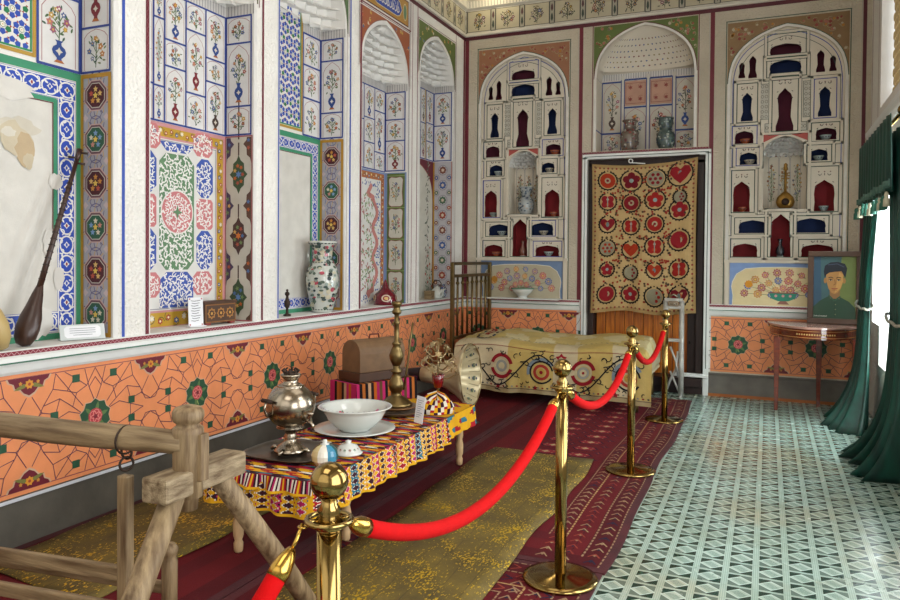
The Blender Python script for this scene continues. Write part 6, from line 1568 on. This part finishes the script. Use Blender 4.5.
# painted porcelain vases : body + coloured scenes
def porcelain(name, label, loc, prof, motif, seed, s=1.0, grp=None, base='#c9ccc4', handles=True, cnt=420):
    t = thing(name, label, 'vase', loc, group=grp); r = random.Random(seed)
    b = MB(); b.lathe(prof, 40); b.build('body', M('porcelain_'+base[1:], base, .15, var=.12, vs=6, coat=.5), t)
    def rad(z):
        for (r0, z0), (r1, z1) in zip(prof, prof[1:]):
            if z0 <= z <= z1 and z1 > z0: return r0+(r1-r0)*(z-z0)/(z1-z0)
        return prof[-1][0]
    p = Paint(lambda a, z, h=0: Vector(((rad(z)+h+.003)*cos(a), (rad(z)+h+.003)*sin(a), z)), .0004); H = prof[-1][1]; R0 = max(q[0] for q in prof)
    for k in range(cnt):
        a, z = r.uniform(0, 2*pi), r.uniform(.06*H, .95*H); rr = R0*r.uniform(.07, .17)
        p.ell(a, z, rr/rad(z), rr*r.uniform(.5, 1), r.choice(motif), 7, k % 4)
    for z in (.04, .70, .96): 
        for k in range(24): p.ell(2*pi*k/24, z*H, .10, H*.008, motif[0], 5, 5)
    p.build('painted_scene', GLZ, t); return t
porcelain('porcelain_vase', 'large white porcelain vase painted with landscape, in the third niche', (-3.60, 5.55, SG), [(.085, 0), (.09, .01), (.115, .10), (.14, .22), (.145, .30), (.13, .38), (.10, .43), (.085, .46), (.083, .52), (.095, .58), (.125, .605), (.125, .62), (.105, .625)], ['#3f4f48', '#5c6a5e', '#8a9a90', '#b04a5a', '#4a5a58', '#c9c2a8', '#2f3a3c'], 3)
cp = thing('conical_red_cap', 'dark red conical cap with white and gold medallion in the fourth niche', 'cap', (-3.60, 6.72, SG), 0)
b = MB(); b.lathe([(.118, 0), (.122, .01), (.115, .07), (.10, .11), (.06, .15), (.035, .175), (.03, .20), (.018, .23), (0, .262)], 32); b.build('lacquered_cone', M('crimson_lacquer', '#6a0a20', .15, var=.2, coat=.6), cp)
p = Paint(lambda a, z, h=0: Vector(((.124-(z/.16)**2*.03+h)*cos(a), (.124-(z/.16)**2*.03+h)*sin(a), z)))
for a in (-1.0, .4, -2.4): p.ell(a, .07, .42, .036, '#d8c8b0', 14, 0); p.ell(a, .07, .30, .026, '#8a1a30', 12, 1); p.ell(a, .07, .18, .016, '#d8b870', 8, 2)
p.build('medallions', PM, cp)
tp = thing('white_teapot', 'white porcelain teapot with black wire handle in the fifth niche', 'teapot', (-3.60, 8.02, SG), -.5)
b = MB(); b.lathe([(.05, 0), (.055, .006), (.08, .05), (.078, .09), (.045, .12), (.04, .125)], 28); b.tube([(.07, 0, .05), (.11, 0, .08), (.125, 0, .12)], [.018, .012, .009], 10); b.build('pot', CER, tp)
b = MB(); b.lathe([(.045, .122), (.03, .135), (.008, .14), (.012, .15), (0, .155)], 20); b.build('lid', CER, tp)
b = MB(); b.tube([(-.07, 0, .10), (-.09, 0, .17), (-.05, 0, .215), (.04, 0, .215), (.08, 0, .18), (.065, 0, .11)], .006, 8); b.build('wire_handle', IRON, tp)
bb = thing('brown_casket', 'small plain brown wooden casket left of the white teapot', 'box', (-3.60, 7.80, SG)); b = MB(); b.box((0, 0, .045), (.08, .12, .09)); b.box((0, 0, .095), (.086, .126, .012)); b.build('casket_body', WOODG, bb, bevel=.003)
p = Paint(None)
pv = porcelain('floral_plate_vase', 'squat blue and pink floral porcelain jar behind the headboard in the fifth niche', (-3.62, 8.18, SG), [(.04, 0), (.045, .01), (.07, .06), (.065, .11), (.04, .15), (.045, .17)], ['#3a4f80', '#8a4a60', '#5c6a5e'], 13)
# ---- things in the back wall ---------------------------------------------
porcelain('porcelain_vase', 'brown-red rectangular-shouldered vase, left of the two above the doorway', (-1.495, YB+.13, BF+.003), [(.075, 0), (.08, .01), (.10, .06), (.105, .14), (.10, .21), (.07, .235), (.058, .25), (.056, .31), (.07, .34), (.085, .35), (.085, .36)], ['#6a3a3a', '#b8b4a8', '#4a4a52', '#8a4a44', '#a8a498'], 4, base='#6f6358', cnt=110)
porcelain('porcelain_vase', 'dark green-blue gourd vase, right of the two above the doorway', (-1.087, YB+.13, BF+.003), [(.07, 0), (.075, .01), (.10, .07), (.105, .14), (.085, .20), (.06, .225), (.07, .26), (.085, .30), (.08, .34), (.09, .36)], ['#2f4446', '#56706a', '#8a9a94', '#3a4a5c', '#a8b0a8'], 5, base='#4c5a56', cnt=150)
(pA, nA, YS) = SHELF['A']; (pC, nC, _) = SHELF['C']
porcelain('porcelain_vase', 'blue and white vase in the central arch of the left shelf screen', (nA[0], YS+.12, nA[1]+.003), [(.06, 0), (.065, .01), (.095, .08), (.10, .15), (.075, .21), (.05, .235), (.055, .27), (.085, .34), (.088, .35)], ['#5a6a7c', '#8a929c', '#4a5664', '#b0a498'], 6, base='#a9b0b0', cnt=160)
oud = thing('gilt_string_instrument', 'golden round-bodied string instrument standing in the right shelf screen arch', 'string instrument', (nC[0]+.01, YS+.11, nC[1]+.003))
oud.scale = (.86, .86, .84)
GILT = M('gilded_wood', '#a8803a', .35, .6, var=.4, vs=14)
b = MB(); b.lathe([(0, 0), (.05, .01), (.095, .05), (.11, .10), (.095, .16), (.05, .21), (.02, .235)], 28, None, True, 1, .55); b.build('round_body', GILT, oud)
b = MB(); b.tube([(0, 0, .22), (0, .0, .50)], [.017, .013], 10); b.build('neck', GILT, oud)
b = MB(); b.lathe([(.014, .50), (.03, .52), (.02, .56), (.025, .58), (0, .61)], 12); 
for k in range(3):
    for s in (-1, 1): b.tube([(0, 0, .47-.035*k), (s*.05, 0, .475-.035*k)], [.004, .008], 6)
b.build('peg_head', GILT, oud)
b = MB(); b.lathe([(.045, 0), (.045, .006), (0, .0065)], 20, Matrix.Translation((0, -.062, .10)) @ Matrix.Rotation(pi/2, 4, 'X')); b.build('rosette', IRON, oud)
BW = {0: '#8c7f70', 1: '#9aa098', 2: '#a0563a'}
def bowl(loc, R, H, label, col, grp, paintc='#4a4a58'):
    t = thing('small_bowl', label, 'bowl', loc, group=grp); b = MB(); b.lathe([(0, 0), (R*.45, 0), (R*.48, H*.12), (R*.75, H*.4), (R*.95, H*.8), (R, H), (R*.96, H), (R*.9, H*.8), (R*.65, H*.35), (0, H*.2)], 24); b.build('bowl_body', M('bowl_glaze_'+col[1:], col, .2, var=.2, coat=.4, vs=20), t)
    p = Paint(lambda a, z, h=0: Vector(((R*.99-(H-z)*.42*R/H+h+.002)*cos(a), (R*.99-(H-z)*.42*R/H+h+.002)*sin(a), z)))
    for k in range(12): p.ell(2*pi*k/12, H*.62, .12, H*.14, paintc, 6, 0)
    p.build('band_pattern', PM, t)
rowtxt = {9: ('left', 'highest'), 10: ('right', 'highest'), 11: ('left', 'upper blue'), 12: ('right', 'upper blue'), 13: ('left', 'tall red'), 14: ('right', 'tall red'), 15: ('left', 'wide blue'), 16: ('right', 'wide blue'), 18: ('left', 'lowest red'), 19: ('right', 'lowest red')}
for key, pk, skip, nm in (('A', pA, (9,), 'left'), ('C', pC, (15, 16, 18, 19), 'right')):
    for k, (sd_, what) in rowtxt.items():
        if k in skip: continue
        q = pk[k][0]; R = min(.06 if k not in (13, 14) else .05, (q[1]-q[0])*.34); H = min(.055, (q[3]-q[2])*.55)
        col = ['#a39c8c', '#8f9a94', '#a0563a', '#9aa6a4'][(k+(key == 'C')) % 4]
        bowl(((q[0]+q[1])/2+(.01 if sd_ == 'left' else .0), YS+.075, q[2]+.003), R, H, '%s bowl in the %s pocket, %s half, %s shelf screen' % ({'#a39c8c': 'beige', '#8f9a94': 'grey-green', '#a0563a': 'terracotta', '#9aa6a4': 'pale grey'}[col], what, sd_, nm), col, 'small bowls on the plaster shelf screens')
for pk, lb, col in ((pA, 'tall red-brown jug in the red centre pocket of the left shelf screen', '#7a4a3c'), (pC, 'dark jug with white marks in the red centre pocket of the right shelf screen', '#2a2c34')):
    q = pk[17][0]; lathe_thing('jug', lb, 'jug', ((q[0]+q[1])/2+(.015 if col[1] == '7' else 0), YS+.08, q[2]+.003), [('jug_body', [(.03, 0), (.034, .006), (.045, .05), (.04, .09), (.02, .12), (.018, .16), (.028, .19)], M('jug_glaze_'+col[1:], col, .2, coat=.5, var=.2)), ('jug_foot_ring', [(.032, 0), (.036, .004), (.03, .009), (.02, .01)], CER)])
wb = thing('pedestal_bowl', 'white and green footed bowl before the painted flower panel above the bed', 'bowl', (-2.70, YB-.12, ZS+.012))
b = MB(); b.lathe([(.06, 0), (.062, .008), (.05, .02), (.07, .035), (.11, .07), (.135, .115), (.13, .118), (.10, .075), (0, .04)], 32); b.build('bowl_body', CER, wb)
b = MB(); b.lathe([(.1352, .108), (.139, .113), (.137, .121), (.130, .122)], 32); b.build('green_rim', M('green_glaze', '#5f8a72', .2), wb)
# sill shelf carrying the pedestal bowl
sl = MB(); sl.box((-2.76, YB-.09, ZS+.004), (1.02, .20, .012)); o = sl.build('sill_board', WHT, t2, bevel=.003)
# ================================================================== light + camera
w = bpy.data.worlds.new('daylight'); scene.world = w; w.use_nodes = True
bg = w.node_tree.nodes['Background']; bg.inputs[0].default_value = (.93, .97, 1, 1); bg.inputs[1].default_value = 2.2
def area(name, loc, rot, sx, sy, e, col=(1, 1, 1)):
    l = bpy.data.lights.new(name, 'AREA'); l.shape = 'RECTANGLE'; l.size = sx; l.size_y = sy; l.energy = e; l.color = col
    o = bpy.data.objects.new(name, l); COL.objects.link(o); o.location = loc; o.rotation_euler = rot; return o
# daylight entering by each window of the right wall
area('window_daylight', (XR-.02, 3.6, 1.6), (0, pi/2, 0), 1.9, 2.0, 66, (.93, .97, 1))
area('window_daylight', (XR-.02, .8, 1.6), (0, pi/2, 0), 1.9, 2.0, 58, (.93, .97, 1))
area('window_daylight', (XR-.02, 3.6, 3.5), (0, pi/2, 0), 1.2, 1.2, 30, (1, .97, .93))
area('window_daylight', (XR+.25, 7.0, 1.5), (0, pi/2, 0), 1.8, 1.0, 110, (.85, .97, 1))
area('fill_light', (-1.3, .2, 4.7), (0, 0, 0), 2.0, 2.0, 44, (1, .95, .88))  # overhead fill added to brighten the near room, no fitting there
area('fill_light', (-1.3, -1.2, 2.6), (pi/2, 0, 0), 3.4, 2.6, 24, (1, .97, .93))  # fill added behind the camera, not a lamp of the room
area('fill_light', (-1.3, 4.6, 4.8), (0, 0, 0), 2.2, 2.6, 24, (1, .95, .87))  # second overhead fill, added for the far half
l = bpy.data.lights.new('added_corner_spot', 'SPOT'); l.energy = 75; l.color = (.78, .95, 1); l.spot_size = 1.0; l.spot_blend = .6; l.shadow_soft_size = .15  # spot added inside the room to lay cool light on the corner floor
o = bpy.data.objects.new('added_corner_spot', l); COL.objects.link(o); o.location = (.80, 8.12, 2.35); o.rotation_euler = (Vector((-.15, 8.0, 0))-Vector(o.location)).to_track_quat('-Z', 'Y').to_euler()
l = bpy.data.lights.new('cornice_lamp', 'POINT'); l.energy = 4; l.color = (1, .85, .55); l.shadow_soft_size = .05
o = bpy.data.objects.new('cornice_lamp', l); COL.objects.link(o); o.location = (-3.1, 8.35, 4.72)
cam = bpy.data.cameras.new('camera'); cam.sensor_width = 36; cam.lens = FPX/900*36; cam.shift_y = (CY-300)/900; cam.clip_start = .05
co = bpy.data.objects.new('camera', cam); COL.objects.link(co)
m = Matrix((CR, CU, -CF)).transposed().to_4x4(); m.translation = EYE; co.matrix_world = m
scene.camera = co
scene.view_settings.view_transform = 'Standard'; scene.view_settings.look = 'None'; scene.view_settings.exposure = 0
scene.cycles.max_bounces = 8; scene.cycles.diffuse_bounces = 4
